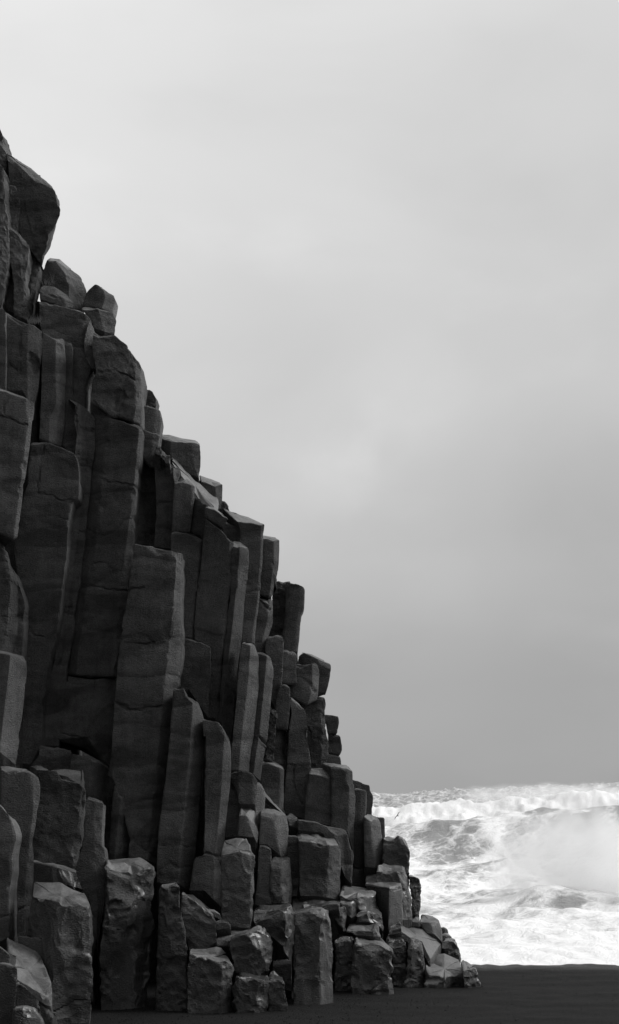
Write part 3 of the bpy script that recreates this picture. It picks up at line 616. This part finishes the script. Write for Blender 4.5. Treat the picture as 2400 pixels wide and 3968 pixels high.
block('sand strewn flat ledge at the foot of the bright topped block', 'a23.2', 'M1362,565 M1365,800|M1490,552 M1490,700|N150,650 N152,700|N245,640 N245,690', 'FFF', bk='M1335,432 M1490,428 N150,585 N250,610', name='rock_slab', cat='rock slab', group='smooth wet slabs at the cliff foot', T=1.0, mat=M_ROCKD)

# ================================================================ front row on the sand
col('thick front column with a rounded right shoulder, left of a slender capped one', 'g', 'J870,718 J870,900 K1050,330 K1035,420 K1000,800 K1015,1150 W240,2430|J1020,735 J1000,1200 M-5,900 M20,1375|J1172,795 J1158,1000 M92,300 M85,600 M65,850 M65,1375|J1245,745 J1250,850 M170,250 M150,900 M140,1375|J1316,792 J1310,1000 M245,300 M238,600 M222,1000 M205,1375', 'FFRr', bk='J900,706 J1060,698 J1180,690', rough=2.0, r=.045, mat=M_ROCKD, joints=False, cracks='M0,700 M70,770 M70,1000', dents='J980,1100,110,90,.09', worn=True)
col('slender front column with a scooped cap, beside the rounded shouldered one', 'g', 'M258,348 M250,600 M228,900 M218,1380|M320,345 M330,600 M320,1380|M420,348 M428,560 M478,800 M480,1100 M482,1385', 'lF', bk='M265,332 M400,330', rough=1.8, r=.035, joints=False, dents='M375,385,40,38,.07')
block('sloping shouldered dark rock behind the slender capped column', 'a21.7', 'M440,410 M440,600 M485,800 M500,880|M540,452 M560,880|M632,548 M640,880|M695,592 M712,660 M715,810', 'FFf', bk='M450,405 M520,415 M600,480 M680,560', rough=1.8)
col('low front rock with a twisted hollowed top, right of the slender capped column', 'g', 'M500,886 M490,1060 M490,1388|M600,930 M590,1388|M690,968 M685,1120 M690,1392|M785,950 M782,1150 M785,1400|M860,1002 M866,1050 M852,1385', 'FFFR', bk='M520,866 M650,850 M742,836 M810,905', rough=1.9, r=.035, T=.8, joints=False, dents='M620,1110,140,30,.05', worn=True)
block('small pale chip of rock on the sloping shoulder, low centre', 'a21.9', 'M650,548 M690,592|M710,565 M740,620|M745,590 M770,642', 'FF', bk='M645,538 M722,552', T=.3, worn=True)
block('small round knob of rock beside the pale chip, low centre', 'a21.8', 'M705,650 M720,720|M775,640 M790,700|M835,660 M838,695', 'FF', bk='M780,630 M815,634', r=.06, T=.35)
block('smooth sandy shelf behind the split boulder', 'a21.8', 'M718,800 M735,850|M810,802 M830,850|M980,745 M990,800|M1070,705 M1080,760', 'FFF', bk='M720,705 M850,692 M1045,686', name='rock_slab', cat='rock slab', group='smooth wet slabs at the cliff foot', T=.6, mat=M_ROCK, rough=.7)
block('split boulder with glinting wet right edge, overhanging a black gap', 'a21.3', 'M812,790 M822,930 M865,1060|M950,752 M960,1095|M1072,712 M1138,830 M1130,1000 M1100,1108|M1112,692 M1196,790 M1194,920 M1172,1040 M1140,1092', 'FFR', bk='M860,765 M1000,722 M1100,686', rough=2.4, r=.05, hang=True, name='perched_boulder', cat='boulder', T=.6, worn=True)
col('lower half of the split boulder, rooted in the black sand', 'g', 'M868,1068 M862,1395|M960,1112 M960,1398|M1100,1122 M1080,1395|M1156,1088 M1152,1300 M1138,1400', 'FFR', rough=2.4, r=.05, joints=False)
col('low rock with a pale pointed shoulder right of the split boulder', 'g', 'M1156,1098 M1150,1385|M1215,1105 M1215,1370|M1268,1130 M1290,1250 M1308,1345', 'Ff', bk='M1165,1048 M1190,1036 M1262,1118', rough=2.2, joints=False, worn=True)
block('dim flat topped rock behind the pale pointed shoulder', 'a22.1', 'M1195,972 M1195,1060|M1260,968 M1270,1200|M1331,968 M1336,1222', 'FF', bk='M1200,938 M1300,945', rough=1.4)
col('black craggy block between the split boulder and the wide streaked stump', 'a22.2', 'M1040,562 M1012,600 M1020,690 M1140,760|M1170,545 M1180,770|M1292,522 M1310,700 M1330,900|M1340,522 M1360,600 M1366,780 M1345,965', 'FFR', bk='M1048,525 M1180,506 M1345,500', rough=2.4, r=.04, mat=M_ROCKD, joints=False)

# ================================================================ bottom left
col('tall round shouldered stump with a lit thin right side, lower left', 21.0, 'E20,1232 J20,300 J115,520 J85,800 J72,1350|E130,1232 J150,300 J150,900 J120,1380|E245,1262 E265,1400 J270,100 J280,300 J240,560 J240,900 J200,1400|E305,1288 E326,1380 J320,160 J290,400 J257,570 J276,660 J265,1000 J240,1230 J190,1400', 'FFR', bk='E0,1208 E120,1220 E245,1250', mat=M_ROCKL, r=.035)
col('worn grey stump cut by the left edge, pale at its tip', 20.3, 'J-160,190 J-160,1400|J0,250 J0,1380|J50,325 J92,400 J125,520 J85,680 J92,800 J65,1000 J72,1340', 'FF', mat=M_ROCKL, r=.04, worn=True)
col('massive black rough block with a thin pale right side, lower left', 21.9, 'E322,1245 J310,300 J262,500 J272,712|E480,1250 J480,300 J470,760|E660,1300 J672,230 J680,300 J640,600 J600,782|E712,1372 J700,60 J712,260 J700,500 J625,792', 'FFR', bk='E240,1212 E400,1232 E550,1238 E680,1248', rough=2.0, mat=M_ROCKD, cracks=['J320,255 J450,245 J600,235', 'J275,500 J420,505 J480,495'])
block('small dark ledge with a pale fluted end, under the massive black block', 21.2, 'J272,718 J270,900|J400,745 J400,895|J512,772 J582,890 J590,920|J688,828 J682,920 J690,955', 'FFR', bk='J275,712 J450,738 J640,792', r=.035, worn=True)
col('great square block with a pale pitted top and one black side, bottom left', 'a19.7', 'J275,1008 J250,1200 K280,590|J400,1030 J370,1300 K420,620|J545,1080 J500,1200 J488,1400 K575,750 K535,1000 K525,1550|J650,1072 J640,1490 K720,1000 K700,1550|J746,1102 J770,1200 J776,1400 K957,650 K930,800 K946,980 K932,1200 K905,1550', 'LLrF', bk='J272,890 J400,888 J520,898 J700,968', cracks='K530,1330 K650,1310 K760,1260 K880,1250 K932,1222', r=.045, rough=1.5, T=1.0, joints=False, worn=True)
block('squat dark stone tucked beneath the great square block', 'a19.9', 'K200,600 K200,680|K380,612 K400,960|K500,660 K510,1000|K562,700 K556,800 K545,935', 'FFR', bk='K270,588 K400,612 K480,640', r=.05, T=.4)
block('brightest boulder of the scene with a smooth pale pitted top, bottom left', 'a18.9', 'K88,865 K92,1100|K170,1030 K165,1200|K330,1130 K400,1250|K420,1180 K490,1310|K528,1060 K522,1120 K520,1310', 'FFfR', bk='K62,602 K200,668 K370,742 K440,830', r=.06, T=1.0, mat=M_WORN_LIT, name='perched_boulder', cat='boulder', rough=1.2, dents='K158,712,16,14,.05')
block('dark fin of rock cut by the left edge beside the brightest boulder', 'a18.7', 'K-60,660 K-60,900|K20,715 K20,880|K90,785 K88,880', 'FF', T=.4)
col('grey stump in the bottom left corner with a thin bright rim', 'a18.4', 'K-80,875 K-80,1560|K60,872 K60,1560|K165,915 K172,1060 K148,1300 K142,1560', 'Ff', bk='K-40,862 K110,864', r=.04, joints=False, T=.5)
block('rounded rock in deep shade between the corner stump and the brightest boulder', 'a18.75', 'K165,1068 K150,1320|K260,1105 K270,1320|K385,1240 K400,1340', 'FF', bk='K180,1062 K250,1085 K340,1170', r=.07, T=.4)
col('smooth low rock with a light curved rim at the very bottom left', 'a18.2', 'K140,1335 K110,1560|K280,1325 K280,1560|K400,1360 K450,1500 K460,1560', 'Fr', bk='K150,1305 K290,1300 K385,1328', r=.07, joints=False, T=.5)
block('small broken stone between the bottom rocks and the great square block', 'a18.95', 'K385,1240 K400,1560|K460,1300 K470,1560|K520,1370 K528,1560', 'FF', rough=1.6, T=.4)

block('small triangular rock with a bright wet streak, at the toe of the drooping winged rock', 'g', 'N516,1352 N514,1388|N590,1312 N590,1392|N652,1252 N662,1390|N676,1262 N692,1380', 'FFR', rough=1.8, T=.35)
block('low rounded rock half buried in sand beneath the lumpy wet rock', 'g', 'N770,1290 N768,1328|N820,1258 N820,1332|N885,1270 N890,1332|N920,1305 N935,1330', 'FFr', rough=1.6, T=.35, r=.05)
# ================================================================ rock mass behind the columns, carrying on left past the frame
sil = [(-900, -900)] + [(1.6107 * x, 1.6107 * y) for x, y in ((-150, 180), (0, 390), (60, 455), (86, 640), (96, 690), (200, 720), (275, 790), (338, 880), (342, 940), (385, 1010), (400, 1075), (478, 1090), (482, 1150), (528, 1180), (560, 1250), (630, 1280), (665, 1320), (668, 1430), (712, 1450), (714, 1600), (780, 1640), (783, 1730), (812, 1760), (822, 1860), (850, 1890), (890, 1940), (895, 1990), (925, 2020), (983, 2060), (1010, 2130), (1014, 2220), (1060, 2270), (1100, 2330), (1150, 2380))]
def sil_y(x): return np.interp(x, [s[0] for s in sil], [s[1] for s in sil])
V, Fc = [], []
nx, nzv = 190, 70
cols_x = list(np.linspace(-900, 1800, nx))
for i, x in enumerate(cols_x):
    D = 26.1 + 2.1 * min(1, max(0, x / 1300)) - (1.2 if x > 1300 else 0)
    D -= .9 * max(0, (x - 1000) / 700)
    ytop = max(sil_y(x + 30), sil_y(x)) + 50
    top = P3((x, ytop), D)
    gg = random.Random(i // 11); goff = gg.uniform(-.3, .25); ghgt = gg.uniform(-2.4, .2)
    prism = (.22 * abs(2 * ((i % 11) / 10) - 1) + goff) if x < -10 else 0
    if x < -10: top[2] += ghgt
    for k in range(nzv + 1):
        f = k / nzv
        z = top[2] * (1 - f) - .5 * f
        rel = .16 * noise.noise(Vector((top[0] * 1.7, 0, z * .25))) + .06 * noise.noise(Vector((top[0] * 5, 4, z)))
        V.append((top[0], D + rel + prism, z))
    for k in range(1, 5):
        V.append((top[0] - .10 * k, D + k * 1.2, max(-.4, top[2] - .02 - .08 * k * k - .1 * abs(noise.noise(Vector((top[0], k * 1.7, 3)))))))
    V.append((top[0] - .5, D + 7, -.5))
R_ = nzv + 6
for i in range(nx - 1):
    for k in range(R_ - 1):
        a = i * R_ + k; b = a + R_
        Fc.append((a, a + 1, b + 1, b))
tag(mesh_obj('cliff', V, Fc, M_ROCKD), kind='structure')
# headland: the same cliff going on to the left of the view, and round behind
V, Fc = [], []
path = [(-8.2, 25.2), (-9.5, 23.5), (-11, 21), (-13, 19), (-16, 17.5), (-20, 15), (-26, 13), (-34, 10), (-44, 4)]
pp = []
rh = random.Random(11); zz = 0; hh = 14.0
for (a, b) in zip(path[:-1], path[1:]):
    L_ = math.hypot(b[0]-a[0], b[1]-a[1]); q = max(2, int(L_ / .34)); nx_, ny_ = (b[1]-a[1]) / L_, -(b[0]-a[0]) / L_
    for f in np.arange(q) / q:
        if zz % 3 == 0: hh = 13.5 + rh.uniform(-2.2, 2.2) + len(pp) * .02; st = rh.uniform(-.35, .35)
        o_ = -st + (.16, -.06, -.06)[zz % 3]
        pp.append((a[0] + (b[0]-a[0]) * f - nx_ * o_, a[1] + (b[1]-a[1]) * f - ny_ * o_, hh)); zz += 1
for i, (x, y, hgt) in enumerate(pp):
    for k in range(41):
        f = k / 40; z = hgt * (1 - f) - .5 * f
        V.append((x + .05 * noise.noise(Vector((i * .2, 5, z * .9))), y + .07 * noise.noise(Vector((i * .2, 1, z * .9))), z))
    V.append((x, y + 6, hgt + 1)); V.append((x, y + 14, -.5))
for i in range(len(pp) - 1):
    for k in range(42):
        a = i * 43 + k; b = a + 43
        Fc.append((b, b + 1, a + 1, a))
tag(mesh_obj('headland', V, Fc, M_ROCKD, smooth=False), kind='structure')

# ================================================================ black sand
m, t, b = new_mat('black_sand')
g = t.nodes.new('ShaderNodeNewGeometry'); pos = g.outputs['Position']
sp = t.nodes.new('ShaderNodeSeparateXYZ'); t.links.new(pos, sp.inputs[0])
n1 = noise_tex(t, 28, 5, .75, pos); n2 = noise_tex(t, .9, 4, .6, scaled(t, pos, (.5, 1.6, 1)))
c = ramp(t, math_node(t, 'ADD', math_node(t, 'MULTIPLY', n1, .5), math_node(t, 'MULTIPLY', n2, .5)), [(0.38, .004), (0.62, .0125)])
wetb = ramp(t, math_node(t, 'ADD', math_node(t, 'MULTIPLY', math_node(t, 'SUBTRACT', sp.outputs[1], 24.0), .22), math_node(t, 'MULTIPLY', n2, .25)), [(0.42, 0), (0.72, 1)], 'EASE')
mx = t.nodes.new('ShaderNodeMix'); mx.data_type = 'FLOAT'; t.links.new(wetb, mx.inputs[0]); mx.inputs[2].default_value = .95; mx.inputs[3].default_value = .38
t.links.new(c, b.inputs['Base Color']); t.links.new(mx.outputs[0], b.inputs['Roughness'])
b.inputs['Specular IOR Level'].default_value = .25
bp = t.nodes.new('ShaderNodeBump'); bp.inputs['Distance'].default_value = .05; bp.inputs['Strength'].default_value = 1
t.links.new(n1, bp.inputs['Height']); t.links.new(bp.outputs[0], b.inputs['Normal'])
M_SAND = m
def sand_z(x, y):
    e = 26.75 + .2 * math.sin(x * .9) + .25 * noise.noise(Vector((x * .7, 0, 0))) + .12 * noise.noise(Vector((x * 3, 0, 0)))
    z = 0.0
    z += .02 * noise.noise(Vector((x * .8, y * 2.0, 0))) + .012 * noise.noise(Vector((x * 3, y * 3, 1)))
    z += .12 * max(0, 1 - abs(y - 21) / 2) * max(0, -.2 - x) * .0
    if y > 25.6: z += (.05 * noise.noise(Vector((x * 1.3, 0, 7))) + .03 * noise.noise(Vector((x * 5, 0, 7)))) * min(1, (y - 25.6))
    if y > e: z -= (y - e) * .30
    return z
ys = [-60, -30, -10, 0, 8, 12, 15] + list(np.arange(17, 30, .09)) + [31, 33, 36, 40, 60]
xs = [-80, -50, -30, -20, -14, -10, -8] + list(np.arange(-6, 9, .11)) + [10, 12, 15, 20, 30, 60, 120]
V = [(x, y, sand_z(x, y)) for y in ys for x in xs]
n_ = len(xs)
Fc = [(j * n_ + i, j * n_ + i + 1, (j+1) * n_ + i + 1, (j+1) * n_ + i) for j in range(len(ys)-1) for i in range(n_-1)]
tag(mesh_obj('sand', V, Fc, M_SAND), kind='structure')

# gravel along the cliff foot and over the near sand: nobody could count it
rg = random.Random(5)
V, Fc = [], []
for k in range(5200):
    y = 19.4 + 6.6 * rg.random() ** 2.2
    x = (rg.uniform(-4.6, 6.2)) * y / 22
    if x > .6 and rg.random() < min(.93, .3 + .3 * (x - .6)): continue
    s = .006 + .012 * rg.random() ** 4
    z = sand_z(x, y) + s * .3
    c0 = len(V); a0 = rg.random() * 3
    for j in range(5):
        a = a0 + j * 1.2566; q = rg.uniform(.8, 1.2)
        V.append((x + s * q * math.cos(a), y + s * q * math.sin(a), z - s * .2))
    V.append((x + s * .2 * rg.uniform(-1, 1), y, z + s * rg.uniform(.5, .8)))
    for j in range(5): Fc.append((c0 + j, c0 + (j+1) % 5, c0 + 5))
tag(mesh_obj('gravel', V, Fc, M_SAND, smooth=False), 'fine dark gravel scattered over the black sand', 'gravel', kind='stuff')

# ================================================================ sea
XS, YS = [], []
def sea_height(x, y):
    """storm swell: returns z, foam 0..1"""
    n = noise.noise; u = x / y                        # bearing from the beach
    z = -1.15
    f = .80
    # near wash
    ch = .10 * n(Vector((x * .5, y * .5, 0))) + .05 * n(Vector((x * 1.6, y * 1.3, 2)))
    z += ch * (1 + y / 60)
    # broken swell between 40 and 85 m
    z += .35 * n(Vector((x * .10, y * .22, 5))) * min(1, max(0, (y - 38) / 20)) * 1.6
    # swell 3: low dark faced wave under the spray
    yc = 58 + .25 * (x - 9); a = .5 * math.exp(-((x - 9.9) / 1.5) ** 2); d = y - yc
    p3 = a * (math.exp(-(d / 1.8) ** 2) if d < 0 else math.exp(-(d / 5) ** 2)); z += p3
    if -3.4 < d < .3: f -= 1.1 * a * math.exp(-((d + 1.4) / 1.1) ** 2)
    # swell 2: the streaked grey wave at about 90 m
    yc = 92 - .35 * (x - 10) + 3 * n(Vector((x * .06, 9, 9))); d = y - yc
    U = min(1, max(0, (u - .055) / .15)); a = 2.2 + 1.6 * U + .35 * n(Vector((x * .3, 2, 2)))
    p = a * (math.exp(-(d / 8.0) ** 2) if d < 0 else math.exp(-(d / 10.0) ** 2)); z += p
    k = math.exp(-((d + 3.5) / (3.0 + 3.0 * U)) ** 2) * (.12 + .80 * U)
    f -= (.62 + .5 * n(Vector((x * .5, (y - x) * .35, 21)))) * k
    # breaker 1 at about 150 m: all foam
    yc = 150 - .15 * (x - 20) + 7 * n(Vector((x * .04, 3, 1))); d = y - yc
    a = 3.0 + 1.55 * U + .5 * n(Vector((x * .11, 1, 7))) + .2 * n(Vector((x * .4, y * .05, 7)))
    p = a * (math.exp(-(d / 9.0) ** 2) if d < 0 else math.exp(-(d / 7.0) ** 2)); z += p
    k = math.exp(-((d + 8) / 20) ** 2); f += .20 * k
    z += .5 * k * (.3 * n(Vector((x * .5, y * .35, 5))) + .45 * n(Vector((x * 1.3, y * .8, 6))) + .25 * n(Vector((x * 2.8, y * 1.5, 6))))
    # outer swells
    for yo, am, sl in ((235, 4.3, .10), (330, 5.2, -.06), (480, 5.8, .05), (700, 6.5, .02)):
        d = y - yo - sl * x - 12 * n(Vector((x * .012, yo, 0)))
        a = 3.9 + yo / 5450 * (6 + 42 * U) + yo / 5450 * 14 * n(Vector((x * .05, yo, 2)))
        z += a * math.exp(-(d / (yo * .11)) ** 2)
    if y > 175: f -= .60 * min(1, (y - 175) / 25)
    # chop and torn foam
    z += .22 * n(Vector((x * .25, y * .18, 3))) * min(2, y / 60) + .10 * n(Vector((x * .8, y * .5, 4))) * min(2.5, y / 60)
    s = n(Vector((x * .20, (y - 1.5 * x) * .11, 11))) * .6 + n(Vector((x * .6, (y - 1.2 * x) * .33, 13))) * .6 - .25 + .10 * max(0, 1 - abs(y - 48) / 8)
    if 36 < y < 175: f += s * (.85 if 42 < y < 120 else .35) * min(1, (y - 34) / 12)
    if y < 50: f += .25 * (50 - y) / 15
    return z, f
ny, nxs = 420, 210
yy = []
y = 28.5
while y < 900:
    yy.append(y); y *= 1.0055
yy += [1000, 1200, 1600, 2200, 3200, 4500]
us = np.linspace(-.02, .30, nxs)
us = [-6, -2, -.8, -.35, -.12] + list(us) + [.4, .7, 1.2, 2.5, 6]
V, foam = [], []
for y in yy:
    for u in us:
        x = u * y
        if y < 900 and -.1 < u < .35: z, f = sea_height(x, y)
        else: z, f = (-1.15 if y < 900 else .9), .4
        V.append((x, y, z)); foam.append(f)
n_ = len(us)
Fc = [(j * n_ + i, j * n_ + i + 1, (j+1) * n_ + i + 1, (j+1) * n_ + i) for j in range(len(yy)-1) for i in range(n_-1)]
m, t, b = new_mat('sea_water')
g = t.nodes.new('ShaderNodeNewGeometry'); pos = g.outputs['Position']
at = t.nodes.new('ShaderNodeAttribute'); at.attribute_name = 'foam'
sx_ = t.nodes.new('ShaderNodeSeparateXYZ'); t.links.new(pos, sx_.inputs[0]); cx_ = t.nodes.new('ShaderNodeCombineXYZ')
t.links.new(math_node(t, 'MULTIPLY', sx_.outputs[0], .62), cx_.inputs[0])
t.links.new(math_node(t, 'SUBTRACT', math_node(t, 'MULTIPLY', sx_.outputs[1], .50), math_node(t, 'MULTIPLY', sx_.outputs[0], .28)), cx_.inputs[1])
t.links.new(math_node(t, 'MULTIPLY', sx_.outputs[2], .8), cx_.inputs[2]); rot = cx_.outputs[0]
l1 = noise_tex(t, .9, 6, .68, rot, .6)
l2 = noise_tex(t, 3.2, 5, .65, rot, 1.2)
vr = t.nodes.new('ShaderNodeTexVoronoi'); vr.feature = 'DISTANCE_TO_EDGE'; vr.inputs['Scale'].default_value = 1.3
wrp = t.nodes.new('ShaderNodeVectorMath'); wrp.operation = 'ADD'
nc_ = t.nodes.new('ShaderNodeTexNoise'); nc_.inputs['Scale'].default_value = 1.2; nc_.inputs['Detail'].default_value = 4
t.links.new(rot, nc_.inputs['Vector']); t.links.new(rot, wrp.inputs[0]); t.links.new(nc_.outputs['Color'], wrp.inputs[1])
t.links.new(wrp.outputs[0], vr.inputs['Vector'])
lace = ramp(t, vr.outputs['Distance'], [(0.0, 1), (0.16, 0)], 'EASE')
fm = math_node(t, 'ADD', at.outputs['Fac'], math_node(t, 'MULTIPLY', math_node(t, 'SUBTRACT', l1, .5), 1.1))
fm = math_node(t, 'ADD', fm, math_node(t, 'MULTIPLY', math_node(t, 'SUBTRACT', l2, .5), ramp(t, math_node(t, 'DIVIDE', sx_.outputs[1], 400), [(.06, .5), (.12, .75), (.19, 1.25), (.3, 1.0), (.45, .3)])))
fm = math_node(t, 'ADD', fm, math_node(t, 'MULTIPLY', lace, .22))
fac = ramp(t, fm, [(0.15, 0), (0.42, .55), (0.72, 1)])
mc = t.nodes.new('ShaderNodeMix'); mc.data_type = 'RGBA'; t.links.new(fac, mc.inputs[0])
mc.inputs[6].default_value = (.27, .27, .27, 1); mc.inputs[7].default_value = (.95, .95, .95, 1)
t.links.new(mc.outputs[2], b.inputs['Base Color'])
mr = t.nodes.new('ShaderNodeMix'); mr.data_type = 'FLOAT'; t.links.new(fac, mr.inputs[0]); mr.inputs[2].default_value = .3; mr.inputs[3].default_value = .95
t.links.new(mr.outputs[0], b.inputs['Roughness'])
bp = t.nodes.new('ShaderNodeBump'); bp.inputs['Distance'].default_value = .2; bp.inputs['Strength'].default_value = .5
t.links.new(l2, bp.inputs['Height']); t.links.new(bp.outputs[0], b.inputs['Normal'])
sea = mesh_obj('sea', V, Fc, m)
a_ = sea.data.attributes.new('foam', 'FLOAT', 'POINT'); a_.data.foreach_set('value', foam)
tag(sea, kind='structure')

# ================================================================ spray thrown up by the breakers
def ellipsoid(c, rad, seg=24):
    V, Fc = [], []
    for i in range(seg // 2 + 1):
        th = math.pi * i / (seg // 2)
        for j in range(seg):
            ph = 2 * math.pi * j / seg
            V.append((c[0] + rad[0] * math.sin(th) * math.cos(ph), c[1] + rad[1] * math.sin(th) * math.sin(ph), c[2] + rad[2] * math.cos(th)))
    for i in range(seg // 2):
        for j in range(seg):
            k = (j + 1) % seg
            Fc.append((i*seg + j, (i+1)*seg + j, (i+1)*seg + k, i*seg + k))
    return V, Fc
def spray(c, rad, dens, label, nscale, thr=(.30, .62)):
    m = bpy.data.materials.new('spray_mist'); m.use_nodes = True; t = m.node_tree
    t.nodes.remove(t.nodes['Principled BSDF']); out = t.nodes['Material Output']
    g = t.nodes.new('ShaderNodeTexCoord')
    vm = t.nodes.new('ShaderNodeVectorMath'); vm.operation = 'DIVIDE'; vm.inputs[1].default_value = rad
    t.links.new(g.outputs['Object'], vm.inputs[0])
    ln = t.nodes.new('ShaderNodeVectorMath'); ln.operation = 'LENGTH'; t.links.new(vm.outputs[0], ln.inputs[0])
    nn = noise_tex(t, nscale, 5, .62, g.outputs['Object'], .6)
    fall = math_node(t, 'SUBTRACT', 1.0, ln.outputs['Value'], True)
    s = math_node(t, 'ADD', math_node(t, 'MULTIPLY', fall, 1.1), math_node(t, 'MULTIPLY', math_node(t, 'SUBTRACT', nn, .5), 2.0))
    s = math_node(t, 'MULTIPLY', ramp(t, s, [(thr[0] - .22, 0), (thr[1], 1)], 'EASE'), ramp(t, fall, [(0, 0), (.15, 1)]))
    pv = t.nodes.new('ShaderNodeVolumePrincipled')
    pv.inputs['Color'].default_value = (1, 1, 1, 1); pv.inputs['Anisotropy'].default_value = .0
    t.links.new(math_node(t, 'MULTIPLY', s, dens), pv.inputs['Density'])
    t.links.new(pv.outputs[0], out.inputs['Volume'])
    V, Fc = ellipsoid(c, rad)
    o = mesh_obj('sea_spray', V, Fc, m, c)
    tag(o, label, 'sea spray', kind='stuff')
spray((11.9, 61, .25), (5.2, 3.2, 3.0), .6, 'soft white cloud of spray bursting above the surf at the right edge', .8)
spray((13.6, 57, -.3), (3.4, 2.4, 1.9), .5, 'lower puff of spray rolling ahead of the larger cloud, right edge', .7)
spray((29, 150, 3.0), (17, 4, 1.7), .2, 'thin mist blown off the crest of the far white breaker', .22)

# ================================================================ dry grass on the shoulder
m, t, b = new_mat('dry_grass'); b.inputs['Base Color'].default_value = (.30, .30, .30, 1); b.inputs['Roughness'].default_value = .8
def tuft(px, depth, nb, hgt, label, seed):
    rg = random.Random(seed); o0 = P3(pts(px)[0], depth); V, Fc = [], []
    for k in range(nb):
        a = rg.uniform(0, 2 * math.pi); ln = hgt * rg.uniform(.4, 1.1); lean = rg.uniform(.3, 1.1)
        bx = o0 + np.array((rg.uniform(-.12, .12), rg.uniform(-.06, .04), rg.uniform(-.03, .02)))
        c0 = len(V); w0 = .004
        for s in range(5):
            f = s / 4
            p = bx + np.array((math.cos(a) * ln * lean * f ** 1.6, -abs(math.sin(a)) * ln * lean * .5 * f ** 1.6, ln * (f - .45 * lean * f * f)))
            w = w0 * (1 - f * .9)
            V.append(p + np.array((-w, 0, 0))); V.append(p + np.array((w, 0, 0)))
        for s in range(4): Fc.append((c0 + 2*s, c0 + 2*s + 1, c0 + 2*s + 3, c0 + 2*s + 2))
    tag(mesh_obj('grass_tuft', V, Fc, m, tuple(o0)), label, 'grass tuft', 'dry grass tufts on the cliff')
tuft('B410,75', 25.2, 70, .22, 'pale dry grass tuft on the slab under the large tilted boulder', 1)
tuft('B285,320', 24.4, 80, .20, 'pale dry grass tuft at the slanting top of the notched column', 2)
tuft('A400,1385', 25.9, 30, .26, 'wispy grass blades growing against the foot of the large tilted boulder', 3)

# ================================================================ bird
m, t, b = new_mat('bird_feathers'); b.inputs['Base Color'].default_value = (.10, .10, .10, 1); b.inputs['Roughness'].default_value = .7
bc = P3((1541, 3161), 118.0)
be = bpy.data.objects.new('seabird', None); COL.objects.link(be); be.location = tuple(bc)
be.rotation_euler = (math.radians(12), math.radians(-52), math.radians(20)); be.scale = (.62, .62, .62)
tag(be, 'tiny dark seabird gliding with banked wings over the surf', 'bird')
V, Fc = [], []
prof = [(-.26, .005), (-.20, .02), (-.10, .045), (0, .055), (.10, .045), (.16, .028), (.20, .030), (.235, .018), (.27, .004)]
for y, r_ in prof:
    for j in range(10):
        a = j * .6283; V.append((r_ * math.cos(a), y, r_ * .85 * math.sin(a) + (.012 if y > .14 else 0)))
for i in range(len(prof) - 1):
    for j in range(10):
        k = (j + 1) % 10; Fc.append((i*10 + j, i*10 + k, (i+1)*10 + k, (i+1)*10 + j))
c0 = len(V); V += [(-.015, -.22, .01), (.015, -.22, .01), (.06, -.36, .008), (0, -.34, .012), (-.06, -.36, .008)]; Fc.append((c0, c0+1, c0+2, c0+3, c0+4))
mesh_obj('body', V, Fc, m, parent=be)
for s in (-1, 1):
    V, Fc = [], []
    st = [(.03, .09, -.09, .02), (.20, .13, -.07, .07), (.36, .14, -.03, .09), (.52, .09, -.01, .06), (.68, .00, -.03, .02)]
    for (x, le, te, z) in st:
        V += [(s * x, le, z), (s * x, (le + te) / 2, z + .012), (s * x, te, z), (s * x, (le + te) / 2, z - .004)]
    for i in range(4):
        for j in range(4):
            k = (j + 1) % 4; q = (i*4 + j, i*4 + k, i*4 + 4 + k, i*4 + 4 + j)
            Fc.append(q if s > 0 else q[::-1])
    mesh_obj('wing', V, Fc, m, parent=be)
